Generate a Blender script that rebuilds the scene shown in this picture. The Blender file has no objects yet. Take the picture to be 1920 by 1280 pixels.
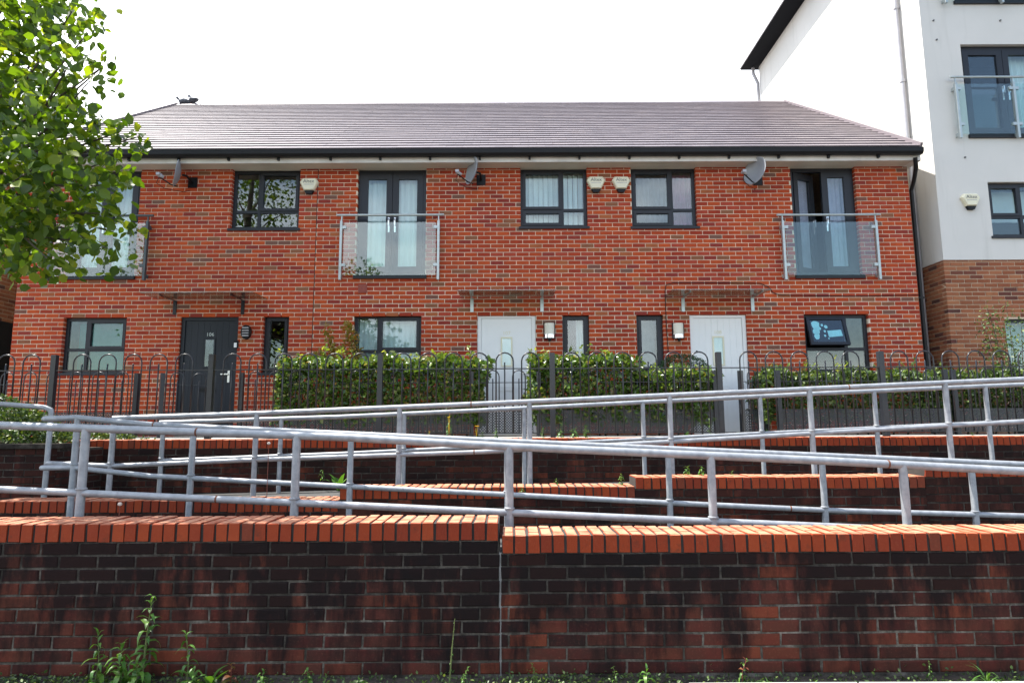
import bpy, math, random
import numpy as np
from mathutils import Vector, Matrix
random.seed(7); RNG = np.random.default_rng(11)
S = bpy.context.scene
COL = S.collection
R = math.radians

# ------------------------------------------------------------------ camera
FL = 1200.0                       # focal length in pixels of the 1920 px wide photograph
EYE = Vector((0, 0, 1.43))
PITCH = math.atan(160 / FL); ROLL = R(0.25)
_f = Vector((0, math.cos(PITCH), math.sin(PITCH)))
_u0 = Vector((0, -math.sin(PITCH), math.cos(PITCH))); _r0 = Vector((1, 0, 0))
_r = _r0 * math.cos(ROLL) - _u0 * math.sin(ROLL)
_u = _u0 * math.cos(ROLL) + _r0 * math.sin(ROLL)
cam = bpy.data.cameras.new('camera'); cam.sensor_width = 36; cam.lens = FL / 1920 * 36
cam.clip_start = 0.05; cam.clip_end = 3000
co = bpy.data.objects.new('camera', cam); COL.objects.link(co)
m = Matrix((_r, _u, -_f)).transposed().to_4x4(); m.translation = EYE
co.matrix_world = m
S.camera = co
S.render.resolution_x = 1024; S.render.resolution_y = 682

def at(px, py, Y):
    """point in direction of a photo pixel on the upright plane at depth Y"""
    d = _f + _r * ((px - 960) / FL) + _u * ((640 - py) / FL)
    return EYE + d * (Y / d.y)

# ------------------------------------------------------------------ light
SUN = Vector((-0.46, 0.13, 0.86)).normalized()
ELEV = math.asin(SUN.z); AZ = math.atan2(SUN.x, SUN.y)
W = bpy.data.worlds.new('World'); S.world = W; W.use_nodes = True
wn = W.node_tree; wn.nodes.clear()
sky = wn.nodes.new('ShaderNodeTexSky'); sky.sky_type = 'NISHITA'; sky.sun_disc = False
sky.sun_elevation = ELEV; sky.sun_rotation = AZ; sky.dust_density = 1.2; sky.air_density = 1.25
tc = wn.nodes.new('ShaderNodeTexCoord')
mp = wn.nodes.new('ShaderNodeMapping'); mp.inputs['Scale'].default_value = (1, 1, 2.2); mp.inputs['Rotation'].default_value = (0, 0, R(30)); mp.inputs['Location'].default_value = (6.0, 25.4, 34.7)
nz = wn.nodes.new('ShaderNodeTexNoise'); nz.inputs['Scale'].default_value = 0.9; nz.inputs['Detail'].default_value = 7
nz.inputs['Roughness'].default_value = 0.55
cr = wn.nodes.new('ShaderNodeValToRGB'); cr.color_ramp.elements[0].position = 0.485; cr.color_ramp.elements[1].position = 0.615
mix = wn.nodes.new('ShaderNodeMix'); mix.data_type = 'RGBA'
mix.inputs['B'].default_value = (10.5, 10.7, 11.0, 1)
bg = wn.nodes.new('ShaderNodeBackground'); bg.inputs['Strength'].default_value = 0.12
wo = wn.nodes.new('ShaderNodeOutputWorld')
L = wn.links.new
L(tc.outputs['Generated'], mp.inputs['Vector']); L(mp.outputs['Vector'], nz.inputs['Vector'])
L(nz.outputs['Fac'], cr.inputs['Fac']); L(cr.outputs['Color'], mix.inputs['Factor'])
L(sky.outputs['Color'], mix.inputs['A']); L(mix.outputs['Result'], bg.inputs['Color'])
L(bg.outputs['Background'], wo.inputs['Surface'])
sl = bpy.data.lights.new('sun', 'SUN'); sl.energy = 5.0; sl.angle = R(0.53); sl.color = (1, 0.95, 0.87)
so = bpy.data.objects.new('sun', sl); COL.objects.link(so); so.rotation_euler = SUN.to_track_quat('Z', 'Y').to_euler()
so.location = (-20, 10, 30)
S.view_settings.view_transform = 'Standard'; S.view_settings.look = 'None'
S.view_settings.exposure = 1.4; S.view_settings.gamma = 1.0; S.view_settings.use_curve_mapping = False

# ------------------------------------------------------------------ materials
def _new(name):
    mt = bpy.data.materials.new(name); mt.use_nodes = True
    nt = mt.node_tree; nt.nodes.clear()
    out = nt.nodes.new('ShaderNodeOutputMaterial')
    return mt, nt, out
def _noise(nt, scale, detail=4, vec=None, rough=0.6):
    n = nt.nodes.new('ShaderNodeTexNoise'); n.inputs['Scale'].default_value = scale
    n.inputs['Detail'].default_value = detail; n.inputs['Roughness'].default_value = rough
    if vec is None:
        g = nt.nodes.new('ShaderNodeNewGeometry'); vec = g.outputs['Position']
    nt.links.new(vec, n.inputs['Vector'])
    return n.outputs['Fac']
def _ramp(nt, fac, stops, mode='LINEAR'):
    r = nt.nodes.new('ShaderNodeValToRGB'); r.color_ramp.interpolation = mode
    els = r.color_ramp.elements
    while len(els) < len(stops): els.new(0.5)
    for e, (p, c) in zip(els, stops):
        e.position = p; e.color = (*c, 1) if len(c) == 3 else c
    nt.links.new(fac, r.inputs['Fac'])
    return r.outputs['Color']
def _mix(nt, fac, a, b, mode='MIX'):
    n = nt.nodes.new('ShaderNodeMix'); n.data_type = 'RGBA'; n.blend_type = mode
    for s, v in (('Factor', fac), ('A', a), ('B', b)):
        if isinstance(v, (int, float)): n.inputs[s].default_value = v
        elif isinstance(v, tuple): n.inputs[s].default_value = (*v, 1)
        else: nt.links.new(v, n.inputs[s])
    return n.outputs['Result']
def _math(nt, op, a, b=None):
    n = nt.nodes.new('ShaderNodeMath'); n.operation = op
    for i, v in enumerate((a, b)):
        if v is None: continue
        if isinstance(v, (int, float)): n.inputs[i].default_value = v
        else: nt.links.new(v, n.inputs[i])
    return n.outputs[0]
def _bsdf(nt, out, col, rough=0.6, metal=0.0, bump=None, bdist=0.002, spec=0.5):
    b = nt.nodes.new('ShaderNodeBsdfPrincipled')
    if isinstance(col, tuple): b.inputs['Base Color'].default_value = (*col, 1)
    else: nt.links.new(col, b.inputs['Base Color'])
    if isinstance(rough, (int, float)): b.inputs['Roughness'].default_value = rough
    else: nt.links.new(rough, b.inputs['Roughness'])
    b.inputs['Metallic'].default_value = metal; b.inputs['Specular IOR Level'].default_value = spec
    if bump is not None:
        bp = nt.nodes.new('ShaderNodeBump'); bp.inputs['Distance'].default_value = bdist; bp.inputs['Strength'].default_value = 0.8
        nt.links.new(bump, bp.inputs['Height']); nt.links.new(bp.outputs['Normal'], b.inputs['Normal'])
    nt.links.new(b.outputs[0], out.inputs['Surface'])
    return b
def sc(c, k): return tuple(min(1, v * k) for v in c)
def plain(name, col, rough=0.6, metal=0.0, var=0.15, vs=5.0, bump=0.0, bs=80, spec=0.5):
    mt, nt, out = _new(name)
    f = _noise(nt, vs, 6)
    c = _ramp(nt, f, [(0.3, sc(col, 1 - var)), (0.7, sc(col, 1 + var))])
    bn = _noise(nt, bs, 3) if bump else None
    _bsdf(nt, out, c, rough, metal, bn, bump, spec)
    return mt
def _rnd(nt):
    a = nt.nodes.new('ShaderNodeAttribute'); a.attribute_name = 'rnd'
    o = nt.nodes.new('ShaderNodeObjectInfo')
    return _math(nt, 'FRACT', _math(nt, 'ADD', a.outputs['Fac'], o.outputs['Random']))
def brickmat(name, stops, mott=0.35, rough=0.85, soot=None, spec=0.2):
    """one material for single bricks (object random) and joined bricks (face attribute)"""
    mt, nt, out = _new(name)
    rnd = _rnd(nt)
    c = _ramp(nt, rnd, stops, 'CONSTANT')
    f = _noise(nt, 9.0, 5)
    big = _noise(nt, .55, 5)
    c = _mix(nt, _ramp_f(nt, big, .45, .7, .2), c, (0.33, 0.07, 0.032))
    c = _mix(nt, _ramp_f(nt, f, 0.42, 0.8, mott), c, (0.15, 0.02, 0.018))
    f2 = _noise(nt, 70.0, 3)
    c = _mix(nt, _ramp_f(nt, f2, 0.55, 0.95, 0.25), c, (0.42, 0.16, 0.09))
    if soot: c = soot(nt, c)
    _bsdf(nt, out, c, rough, 0, _noise(nt, 160, 4), 0.003, spec)
    return mt
def _ramp_f(nt, fac, lo, hi, amt):
    n = nt.nodes.new('ShaderNodeMapRange'); n.inputs['From Min'].default_value = lo; n.inputs['From Max'].default_value = hi
    n.inputs['To Max'].default_value = amt
    nt.links.new(fac, n.inputs['Value'])
    return n.outputs[0]
HB = [(0, (0.42, 0.062, 0.017)), (0.24, (0.37, 0.049, 0.016)), (0.46, (0.47, 0.078, 0.02)), (0.62, (0.31, 0.038, 0.016)),
      (0.73, (0.38, 0.058, 0.03)), (0.83, (0.25, 0.036, 0.025)), (0.89, (0.24, 0.10, 0.05)), (0.94, (0.17, 0.085, 0.06)), (0.965, (0.37, 0.11, 0.04))]
def streaks(amount, zlo, zhi):
    """soot and algae that has run down the old wall"""
    def f(nt, c):
        g = nt.nodes.new('ShaderNodeNewGeometry')
        mpn = nt.nodes.new('ShaderNodeMapping'); mpn.inputs['Scale'].default_value = (4.2, 4.2, 1.0)
        nt.links.new(g.outputs['Position'], mpn.inputs['Vector'])
        n = _noise(nt, 1.5, 6, mpn.outputs['Vector'], 0.65)
        sx = nt.nodes.new('ShaderNodeSeparateXYZ'); nt.links.new(g.outputs['Position'], sx.inputs[0])
        h = _ramp_f(nt, sx.outputs['Z'], zlo, zhi, 0.34)
        v = _math(nt, 'ADD', n, h)
        c = _mix(nt, _ramp_f(nt, v, 0.46, 0.66, amount), c, (0.011, 0.0095, 0.0095))
        w = _noise(nt, 5.0, 7, None, 0.75)
        return _mix(nt, _ramp_f(nt, w, 0.68, 0.82, 0.3), c, (0.2, 0.17, 0.15))
    return f
WB = [(0, (0.08, 0.03, 0.022)), (0.25, (0.056, 0.025, 0.02)), (0.45, (0.1, 0.034, 0.022)), (0.6, (0.042, 0.02, 0.017)), (0.75, (0.028, 0.017, 0.015)), (0.92, (0.15, 0.042, 0.023))]
TB = [(0, (0.30, 0.115, 0.055)), (0.3, (0.24, 0.085, 0.04)), (0.55, (0.34, 0.14, 0.065)), (0.75, (0.15, 0.055, 0.035)), (0.86, (0.085, 0.04, 0.032)), (0.93, (0.26, 0.10, 0.05))]
CB = [(0, (0.27, 0.042, 0.013)), (0.3, (0.24, 0.036, 0.0125)), (0.6, (0.30, 0.05, 0.015)), (0.85, (0.20, 0.03, 0.012)), (0.96, (0.16, 0.036, 0.018))]
def dirt_and_sunlit_tops(nt, c):
    '''random dark dirt, plus sunlit paleness painted onto upward faces'''
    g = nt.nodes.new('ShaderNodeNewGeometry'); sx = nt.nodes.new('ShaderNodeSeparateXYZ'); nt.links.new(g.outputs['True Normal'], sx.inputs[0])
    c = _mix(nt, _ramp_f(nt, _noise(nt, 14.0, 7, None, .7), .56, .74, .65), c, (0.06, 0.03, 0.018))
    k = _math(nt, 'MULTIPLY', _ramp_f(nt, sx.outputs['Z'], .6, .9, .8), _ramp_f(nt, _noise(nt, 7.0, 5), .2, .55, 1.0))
    return _mix(nt, k, c, (0.50, 0.26, 0.16))  # sunlit tone of the coping tops, put into the colour
m_hbrick = brickmat('red_facing_brick', HB)
m_wbrick = brickmat('sooty_wall_brick', WB, 0.4, 0.9, streaks(0.9, 0.1, 1.0), spec=0.06)
m_w2brick = brickmat('old_wall_brick', WB, 0.3, 0.9, streaks(0.7, 0.3, 1.6), spec=0.06)
m_tbrick = brickmat('brown_brick', TB, 0.25)
m_cbrick = brickmat('coping_brick', CB, 0.22, 0.7, dirt_and_sunlit_tops, spec=0.15)
m_mortar = plain('pale_mortar', (0.72, 0.60, 0.46), 0.95, 0, 0.2, 4, 0.002)
def dirtymortar():
    mt, nt, out = _new('dirty_mortar')
    c = _ramp(nt, _noise(nt, 5.5, 8, None, 0.72), [(0.36, (0.04, 0.034, 0.028)), (0.5, (0.10, 0.088, 0.072)), (0.64, (0.23, 0.20, 0.165))])
    c = _mix(nt, _ramp_f(nt, _noise(nt, 45, 4), .45, .7, .6), c, (0.03, 0.024, 0.02))
    c = streaks(0.6, 0.1, 1.0)(nt, c)
    _bsdf(nt, out, c, 0.95, 0, _noise(nt, 70, 4), 0.004, 0.05)
    return mt
m_dmortar = dirtymortar()
m_cmortar = plain('black_coping_mortar', (0.03, 0.027, 0.024), 0.95, 0, 0.4, 6, 0.002)
m_tmortar = plain('tan_mortar', (0.58, 0.46, 0.33), 0.95, 0, 0.15, 4)
m_frame = plain('anthracite_frame', (0.015, 0.0165, 0.022), 0.42, 0, 0.08, 3, spec=.35)
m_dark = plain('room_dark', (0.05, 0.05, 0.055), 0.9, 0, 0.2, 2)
m_black = plain('black_plastic', (0.007, 0.007, 0.008), 0.45, 0, 0.2, 6, spec=.25)
m_fascia = plain('weathered_fascia', (0.62, 0.59, 0.54), 0.6, 0, 0.16, 3)
m_soffit = plain('soffit_board', (0.55, 0.52, 0.44), 0.7, 0, 0.12, 2)
m_white = plain('white_door_paint', (0.8, 0.8, 0.78), 0.35, 0, 0.03, 2)
m_grey = plain('dark_grey_door', (0.017, 0.021, 0.028), 0.45, 0, 0.1, 2, spec=.3)
m_cream = plain('cream_plastic', (0.72, 0.68, 0.5), 0.4, 0, 0.05, 6)
m_ink = plain('print_grey', (0.12, 0.12, 0.12), 0.6, 0, 0.05)
def galvmat():
    mt, nt, out = _new('galvanised_steel')
    c = _ramp(nt, _noise(nt, 15, 6), [(.3, (0.205, 0.22, 0.24)), (.7, (0.345, 0.36, 0.38))])
    c = _mix(nt, _ramp_f(nt, _noise(nt, 5.0, 8, None, .75), .6, .72, .7), c, (0.12, 0.10, 0.085))
    c = _mix(nt, _ramp_f(nt, _noise(nt, 3.1, 8, None, .8), .70, .76, .8), c, (0.13, 0.05, 0.025))
    _bsdf(nt, out, c, 0.47, .25, _noise(nt, 60, 3), .0006, .5)
    return mt
m_galv = galvmat()
m_rust = plain('rust', (0.14, 0.05, 0.025), 0.9, 0, 0.5, 30)
m_balc = plain('grey_balcony_metal', (0.42, 0.46, 0.45), 0.35, 0.5, 0.1, 12)
m_fence = plain('fence_paint', (0.018, 0.02, 0.025), 0.3, 0, 0.25, 25)
def rendermat():
    mt, nt, out = _new('white_render')
    g = nt.nodes.new('ShaderNodeNewGeometry'); mpn = nt.nodes.new('ShaderNodeMapping'); mpn.inputs['Scale'].default_value = (5, 5, .45)
    nt.links.new(g.outputs['Position'], mpn.inputs['Vector'])
    c = _ramp(nt, _noise(nt, .7, 6), [(.3, (0.59, 0.575, 0.535)), (.7, (0.65, 0.63, 0.59))])
    c = _mix(nt, _ramp_f(nt, _noise(nt, 1.0, 6, mpn.outputs['Vector'], .6), .56, .78, .28), c, (0.36, 0.35, 0.31))
    _bsdf(nt, out, c, .9, 0, _noise(nt, 220, 3), .0015, .2)
    return mt
m_render = rendermat()
m_dishm = plain('dish_grey', (0.27, 0.29, 0.31), 0.45, 0.1, 0.06, 8)
m_silver = plain('silver_handle', (0.8, 0.8, 0.8), 0.25, 0.9, 0.03)
m_blind = plain('white_blind', (0.8, 0.82, 0.8), 0.8, 0, 0.03)
m_purple = plain('purple_curtain', (0.3, 0.08, 0.16), 0.9, 0, 0.2, 9)
m_pinkc = plain('lilac_curtain', (0.6, 0.5, 0.62), 0.9, 0, 0.1, 7)
m_teal = plain('teal_curtain', (0.07, 0.3, 0.27), 0.9, 0, 0.1, 7)
m_paper = plain('pale_blue_paper', (0.4, 0.75, 0.8), 0.8, 0, 0.1, 20)
m_lamp = plain('frosted_lamp', (0.72, 0.68, 0.56), 0.35, 0, 0.05)
m_soil = plain('soil', (0.045, 0.034, 0.025), 1.0, 0, 0.5, 9, 0.02, 30)
m_paving = plain('dark_asphalt', (0.045, 0.044, 0.042), 0.9, 0, 0.3, 6, 0.004, 120)
m_asph = plain('ground_earth', (0.05, 0.047, 0.04), 0.95, 0, 0.35, 1.5, 0.006, 60)
m_conc = plain('concrete', (0.32, 0.31, 0.29), 0.9, 0, 0.25, 3, 0.003, 90)
m_bark = plain('bark', (0.07, 0.055, 0.04), 0.95, 0, 0.4, 14, 0.008, 40)
m_stem = plain('green_stem', (0.11, 0.13, 0.04), 0.7, 0, 0.3, 20)
m_rstem = plain('red_stem', (0.2, 0.05, 0.03), 0.7, 0, 0.3, 20)
m_pig = plain('pigeon_grey', (0.09, 0.095, 0.11), 0.7, 0, 0.4, 30)
m_leadm = plain('grey_pipe', (0.36, 0.35, 0.36), 0.4, 0.2, 0.1, 8)
m_roofund = plain('roof_underside', (0.006, 0.0065, 0.009), 0.7, 0, 0.1, 3, spec=.1)
m_vent = plain('terracotta_vent', (0.27, 0.07, 0.05), 0.8, 0, 0.1, 20)
def tilemat():
    mt, nt, out = _new('roof_tile')
    c = _ramp(nt, _rnd(nt), [(0, (0.152, 0.126, 0.138)), (0.3, (0.142, 0.118, 0.13)), (0.55, (0.162, 0.135, 0.146)), (0.8, (0.132, 0.11, 0.122)), (0.93, (0.175, 0.144, 0.152))], 'CONSTANT')
    c = _mix(nt, _ramp_f(nt, _noise(nt, 2.0, 6), 0.45, 0.75, 0.3), c, (0.20, 0.17, 0.18))
    _bsdf(nt, out, c, 0.48, 0, _noise(nt, 90, 3), 0.002, 0.6)
    return mt
m_tile = tilemat()
def glassmat(name, f0, tint=(0.94, 0.97, 0.96), rough=0.005, gl=(1, 1, 1)):
    mt, nt, out = _new(name)
    lw = nt.nodes.new('ShaderNodeLayerWeight'); lw.inputs['Blend'].default_value = 0.5
    p = _math(nt, 'POWER', lw.outputs['Facing'], 5.0)
    fr = _math(nt, 'ADD', _math(nt, 'MULTIPLY', p, 1 - f0), f0)
    t = nt.nodes.new('ShaderNodeBsdfTransparent'); t.inputs[0].default_value = (*tint, 1)
    g = nt.nodes.new('ShaderNodeBsdfGlossy'); g.inputs['Roughness'].default_value = rough; g.inputs['Color'].default_value = (*gl, 1)
    ms = nt.nodes.new('ShaderNodeMixShader')
    nt.links.new(fr, ms.inputs[0]); nt.links.new(t.outputs[0], ms.inputs[1]); nt.links.new(g.outputs[0], ms.inputs[2])
    nt.links.new(ms.outputs[0], out.inputs['Surface'])
    return mt
m_glass = glassmat('window_glass', 0.075, (0.86, 0.93, 0.93))
m_bglass = glassmat('balcony_glass', 0.07, (0.88, 0.95, 0.93))
m_canopy = glassmat('canopy_glass', 0.09, (0.55, 0.6, 0.55), 0.12)
def perfmat():
    mt, nt, out = _new('perforated_steel')
    g = nt.nodes.new('ShaderNodeNewGeometry')
    mpn = nt.nodes.new('ShaderNodeMapping'); mpn.inputs['Rotation'].default_value = (0, R(45), 0)
    nt.links.new(g.outputs['Position'], mpn.inputs['Vector'])
    sx = nt.nodes.new('ShaderNodeSeparateXYZ'); nt.links.new(mpn.outputs['Vector'], sx.inputs[0])
    dx = _math(nt, 'SUBTRACT', _math(nt, 'FRACT', _math(nt, 'MULTIPLY', sx.outputs['X'], 36)), 0.5)
    dz = _math(nt, 'SUBTRACT', _math(nt, 'FRACT', _math(nt, 'MULTIPLY', sx.outputs['Z'], 36)), 0.5)
    d = _math(nt, 'ADD', _math(nt, 'MULTIPLY', dx, dx), _math(nt, 'MULTIPLY', dz, dz))
    hole = _math(nt, 'LESS_THAN', d, 0.105)
    b = nt.nodes.new('ShaderNodeBsdfPrincipled'); b.inputs['Base Color'].default_value = (0.035, 0.038, 0.045, 1); b.inputs['Roughness'].default_value = 0.35
    t = nt.nodes.new('ShaderNodeBsdfTransparent'); ms = nt.nodes.new('ShaderNodeMixShader')
    nt.links.new(hole, ms.inputs[0]); nt.links.new(b.outputs[0], ms.inputs[1]); nt.links.new(t.outputs[0], ms.inputs[2])
    nt.links.new(ms.outputs[0], out.inputs['Surface'])
    return mt
m_perf = perfmat()
m_joint = plain('grey_sealant', (0.26, 0.25, 0.235), 0.9, 0, 0.4, 12)
def leafmat(name, stops, trans=0.35, rough=0.45, spec=0.5):
    mt, nt, out = _new(name)
    c = _ramp(nt, _rnd(nt), stops)
    b = nt.nodes.new('ShaderNodeBsdfPrincipled'); b.inputs['Roughness'].default_value = rough; b.inputs['Specular IOR Level'].default_value = spec
    nt.links.new(c, b.inputs['Base Color'])
    t = nt.nodes.new('ShaderNodeBsdfTranslucent')
    tcol = _mix(nt, 1.0, c, (1.6, 1.5, 0.4), 'MULTIPLY'); tb = nt.nodes.new('ShaderNodeBrightContrast'); tb.inputs['Bright'].default_value = 0.0
    nt.links.new(tcol, tb.inputs['Color']); nt.links.new(tb.outputs[0], t.inputs['Color'])
    ms = nt.nodes.new('ShaderNodeMixShader'); ms.inputs[0].default_value = trans
    nt.links.new(b.outputs[0], ms.inputs[1]); nt.links.new(t.outputs[0], ms.inputs[2]); nt.links.new(ms.outputs[0], out.inputs['Surface'])
    return mt
m_limeleaf = leafmat('lime_tree_leaf', [(0, (0.03, 0.07, 0.006)), (0.35, (0.065, 0.125, 0.009)), (0.75, (0.10, 0.175, 0.012)), (1, (0.22, 0.28, 0.02))], 0.5)
m_hedge = leafmat('hedge_leaf', [(0, (0.04, 0.085, 0.014)), (0.5, (0.075, 0.145, 0.022)), (0.85, (0.14, 0.20, 0.04)), (0.96, (0.26, 0.27, 0.11)), (1, (0.25, 0.14, 0.05))], 0.25, 0.3, 0.6)
m_shoot = leafmat('pale_shoot_leaf', [(0, (0.12, 0.2, 0.03)), (0.6, (0.2, 0.27, 0.06)), (1, (0.3, 0.33, 0.12))], 0.35)
m_shrub = leafmat('shrub_leaf', [(0, (0.035, 0.07, 0.018)), (0.6, (0.07, 0.12, 0.03)), (1, (0.14, 0.19, 0.05))], 0.25)
m_yellow = leafmat('golden_shrub_leaf', [(0, (0.13, 0.15, 0.02)), (0.5, (0.25, 0.2, 0.025)), (0.8, (0.35, 0.16, 0.03)), (1, (0.3, 0.28, 0.05))], 0.35)
m_dkbush = leafmat('conifer_leaf', [(0, (0.015, 0.05, 0.012)), (1, (0.03, 0.085, 0.02))], 0.1, 0.6)
m_weed = leafmat('weed_leaf', [(0, (0.05, 0.13, 0.02)), (0.6, (0.08, 0.19, 0.03)), (1, (0.13, 0.24, 0.04))], 0.3)
m_weedred = leafmat('reddish_weed_leaf', [(0, (0.12, 0.03, 0.02)), (0.5, (0.17, 0.06, 0.025)), (1, (0.13, 0.12, 0.03))], 0.25)
m_petal = leafmat('yellow_petal', [(0, (0.7, 0.4, 0.01)), (1, (0.8, 0.55, 0.02))], 0.3)
m_fluff = plain('seed_head', (0.6, 0.5, 0.42), 0.9, 0, 0.2, 60)

# ------------------------------------------------------------------ mesh helpers
ORG = {}
def tag(o, label=None, cat=None, group=None, kind=None):
    if label: o['label'] = label
    if cat: o['category'] = cat
    if group: o['group'] = group
    if kind: o['kind'] = kind
    return o
def thing(name, loc, label, cat, group=None):
    o = bpy.data.objects.new(name, None); COL.objects.link(o); o.location = loc
    o.empty_display_size = 0.1
    ORG[o.name] = Vector(loc)
    return tag(o, label, cat, group)
class MB:
    def __init__(s): s.v = []; s.f = []; s.r = []
    def _add(s, vs, fs, r=None):
        b = len(s.v); s.v += [tuple(p) for p in vs]
        s.f += [tuple(b + i for i in f) for f in fs]; s.r += [random.random() if r is None else r] * len(fs)
        return s
    def box(s, x0, x1, y0, y1, z0, z1, r=None, M=None):
        vs = [(x, y, z) for z in (z0, z1) for y in (y0, y1) for x in (x0, x1)]
        if M is not None: vs = [M @ Vector(p) for p in vs]
        return s._add(vs, [(0, 1, 5, 4), (1, 3, 7, 5), (3, 2, 6, 7), (2, 0, 4, 6), (4, 5, 7, 6), (2, 3, 1, 0)], r)
    def quad(s, a, b, c, d, r=None): return s._add([a, b, c, d], [(0, 1, 2, 3)], r)
    def prism(s, pts, off):
        """closed polygon pts extruded by vector off"""
        n = len(pts); off = Vector(off); P = [Vector(p) for p in pts]
        return s._add(P + [p + off for p in P], [tuple(range(n))[::-1], tuple(range(n, 2 * n))] + [(i, (i + 1) % n, n + (i + 1) % n, n + i) for i in range(n)])
    def tube(s, pts, r, n=8, cap=True):
        P = [Vector(p) for p in pts]; K = len(P); rr = r if isinstance(r, (list, tuple)) else [r] * K
        vs = []; prev = None
        for i in range(K):
            t = ((P[min(i + 1, K - 1)] - P[i]).normalized() + (P[i] - P[max(i - 1, 0)]).normalized())
            t = t.normalized() if t.length > 1e-6 else Vector((0, 0, 1))
            if prev is None:
                a = t.cross(Vector((0, 0, 1)));
                if a.length < 0.1: a = t.cross(Vector((0, 1, 0)))
            else: a = prev - t * prev.dot(t)
            a.normalize(); prev = a; b = t.cross(a)
            for k in range(n):
                w = 2 * math.pi * k / n
                vs.append(P[i] + (a * math.cos(w) + b * math.sin(w)) * rr[i])
        fs = [(i * n + k, i * n + (k + 1) % n, (i + 1) * n + (k + 1) % n, (i + 1) * n + k) for i in range(K - 1) for k in range(n)]
        if cap: fs += [tuple(range(n))[::-1], tuple(range((K - 1) * n, K * n))]
        return s._add(vs, fs, 0.5)
    def lathe(s, prof, c, n=16, M=None):
        vs = []; c = Vector(c)
        for r_, z in prof:
            for k in range(n):
                w = 2 * math.pi * k / n; p = Vector((r_ * math.cos(w), r_ * math.sin(w), z))
                vs.append(c + (M @ p if M is not None else p))
        K = len(prof)
        fs = [(i * n + k, i * n + (k + 1) % n, (i + 1) * n + (k + 1) % n, (i + 1) * n + k) for i in range(K - 1) for k in range(n)]
        return s._add(vs, fs, 0.5)
    def mesh(s, name, mat, org=(0, 0, 0), smooth=False):
        me = bpy.data.meshes.new(name); o = Vector(org)
        me.from_pydata([(p[0] - o.x, p[1] - o.y, p[2] - o.z) for p in s.v], [], s.f)
        a = me.attributes.new('rnd', 'FLOAT', 'FACE'); a.data.foreach_set('value', s.r)
        me.materials.append(mat)
        if smooth: me.polygons.foreach_set('use_smooth', [True] * len(me.polygons))
        me.update()
        return me
    def build(s, name, mat, parent=None, smooth=False, kind=None, org=None):
        o3 = ORG[parent.name] if parent else Vector(org or (0, 0, 0))
        o = bpy.data.objects.new(name, s.mesh(name, mat, o3, smooth)); COL.objects.link(o)
        if parent: o.parent = parent
        else: o.location = o3
        ORG[o.name] = o3
        if kind: o['kind'] = kind
        if smooth:
            o.data.set_sharp_from_angle(angle=R(40))
        return o
def inst(name, me, parent, loc, rz=0, scale=None, rot=None):
    o = bpy.data.objects.new(name, me); COL.objects.link(o); o.parent = parent
    o.location = Vector(loc) - ORG[parent.name]
    o.rotation_euler = rot if rot is not None else (0, 0, rz)
    if scale: o.scale = scale
    ORG[o.name] = Vector(loc)
    return o
def text(name, body, size, mat, parent, loc, rot=(R(90), 0, 0), depth=0.0015):
    c = bpy.data.curves.new(name, 'FONT'); c.body = body; c.size = size; c.align_x = 'CENTER'; c.align_y = 'CENTER'; c.extrude = depth
    c.resolution_u = 2
    t = bpy.data.objects.new(name, c); COL.objects.link(t)
    bpy.context.view_layer.update()
    me = bpy.data.meshes.new_from_object(t.evaluated_get(bpy.context.evaluated_depsgraph_get()))
    bpy.data.objects.remove(t); bpy.data.curves.remove(c)
    me.materials.clear(); me.materials.append(mat)
    return inst(name, me, parent, loc, rot=rot)

# ------------------------------------------------------------------ brick work
BL, BH, MJ, BD = 0.2125, 0.0625, 0.0125, 0.10
def brick_mesh(name, mat, l, d, h, ch, jit, seed):
    """brick lying along x, face at y=0 looking to -y, with worn arrises"""
    rg = random.Random(seed); j = lambda: rg.uniform(-jit, jit)
    v = []
    for (x, z) in ((-1, -1), (1, -1), (1, 1), (-1, 1)):
        v.append((x * l / 2 + j() * .5, d, z * h / 2 + j() * .5))
    for (x, z) in ((-1, -1), (1, -1), (1, 1), (-1, 1)):
        v.append((x * l / 2 + j(), ch + abs(j()), z * h / 2 + j()))
    for (x, z) in ((-1, -1), (1, -1), (1, 1), (-1, 1)):
        v.append((x * (l / 2 - ch) + j(), j() * .6, z * (h / 2 - ch) + j()))
    f = [(8, 9, 10, 11)]
    for k in range(4):
        n = (k + 1) % 4
        f += [(4 + k, 4 + n, 8 + n, 8 + k), (k, n, 4 + n, 4 + k)]
    me = bpy.data.meshes.new(name); me.from_pydata(v, [], f); me.materials.append(mat); me.update()
    return me
def courses(u0, u1, z0, z1, holes, off=0.0):
    """stretcher bond rectangles between u0..u1, z0..z1, cut by the holes (u0,u1,z0,z1)"""
    out = []
    n = int((z1 - z0) / (BH + MJ)) + 1
    for i in range(n):
        a = z0 + i * (BH + MJ); b = min(a + BH, z1)
        if b - a < 0.012: continue
        s = u0 - BL - MJ + (0.1125 if i % 2 else 0) + off + random.uniform(-.006, .006)
        zs = [a, b]
        segs = [(u0, u1)]
        for h in holes:
            if h[2] < (a + b) / 2 < h[3]:
                ns = []
                for (p, q) in segs:
                    if h[1] <= p or h[0] >= q: ns.append((p, q)); continue
                    if h[0] > p: ns.append((p, h[0]))
                    if h[1] < q: ns.append((h[1], q))
                segs = ns
        while s < u1:
            e = s + BL
            for (p, q) in segs:
                x0, x1 = max(s, p), min(e, q)
                if x1 - x0 > 0.02: out.append((x0, x1, a, b))
            s = e + MJ
    return out
def frame(O, th):
    return Matrix.Translation(O) @ Matrix.Rotation(th, 4, 'Z')
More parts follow.
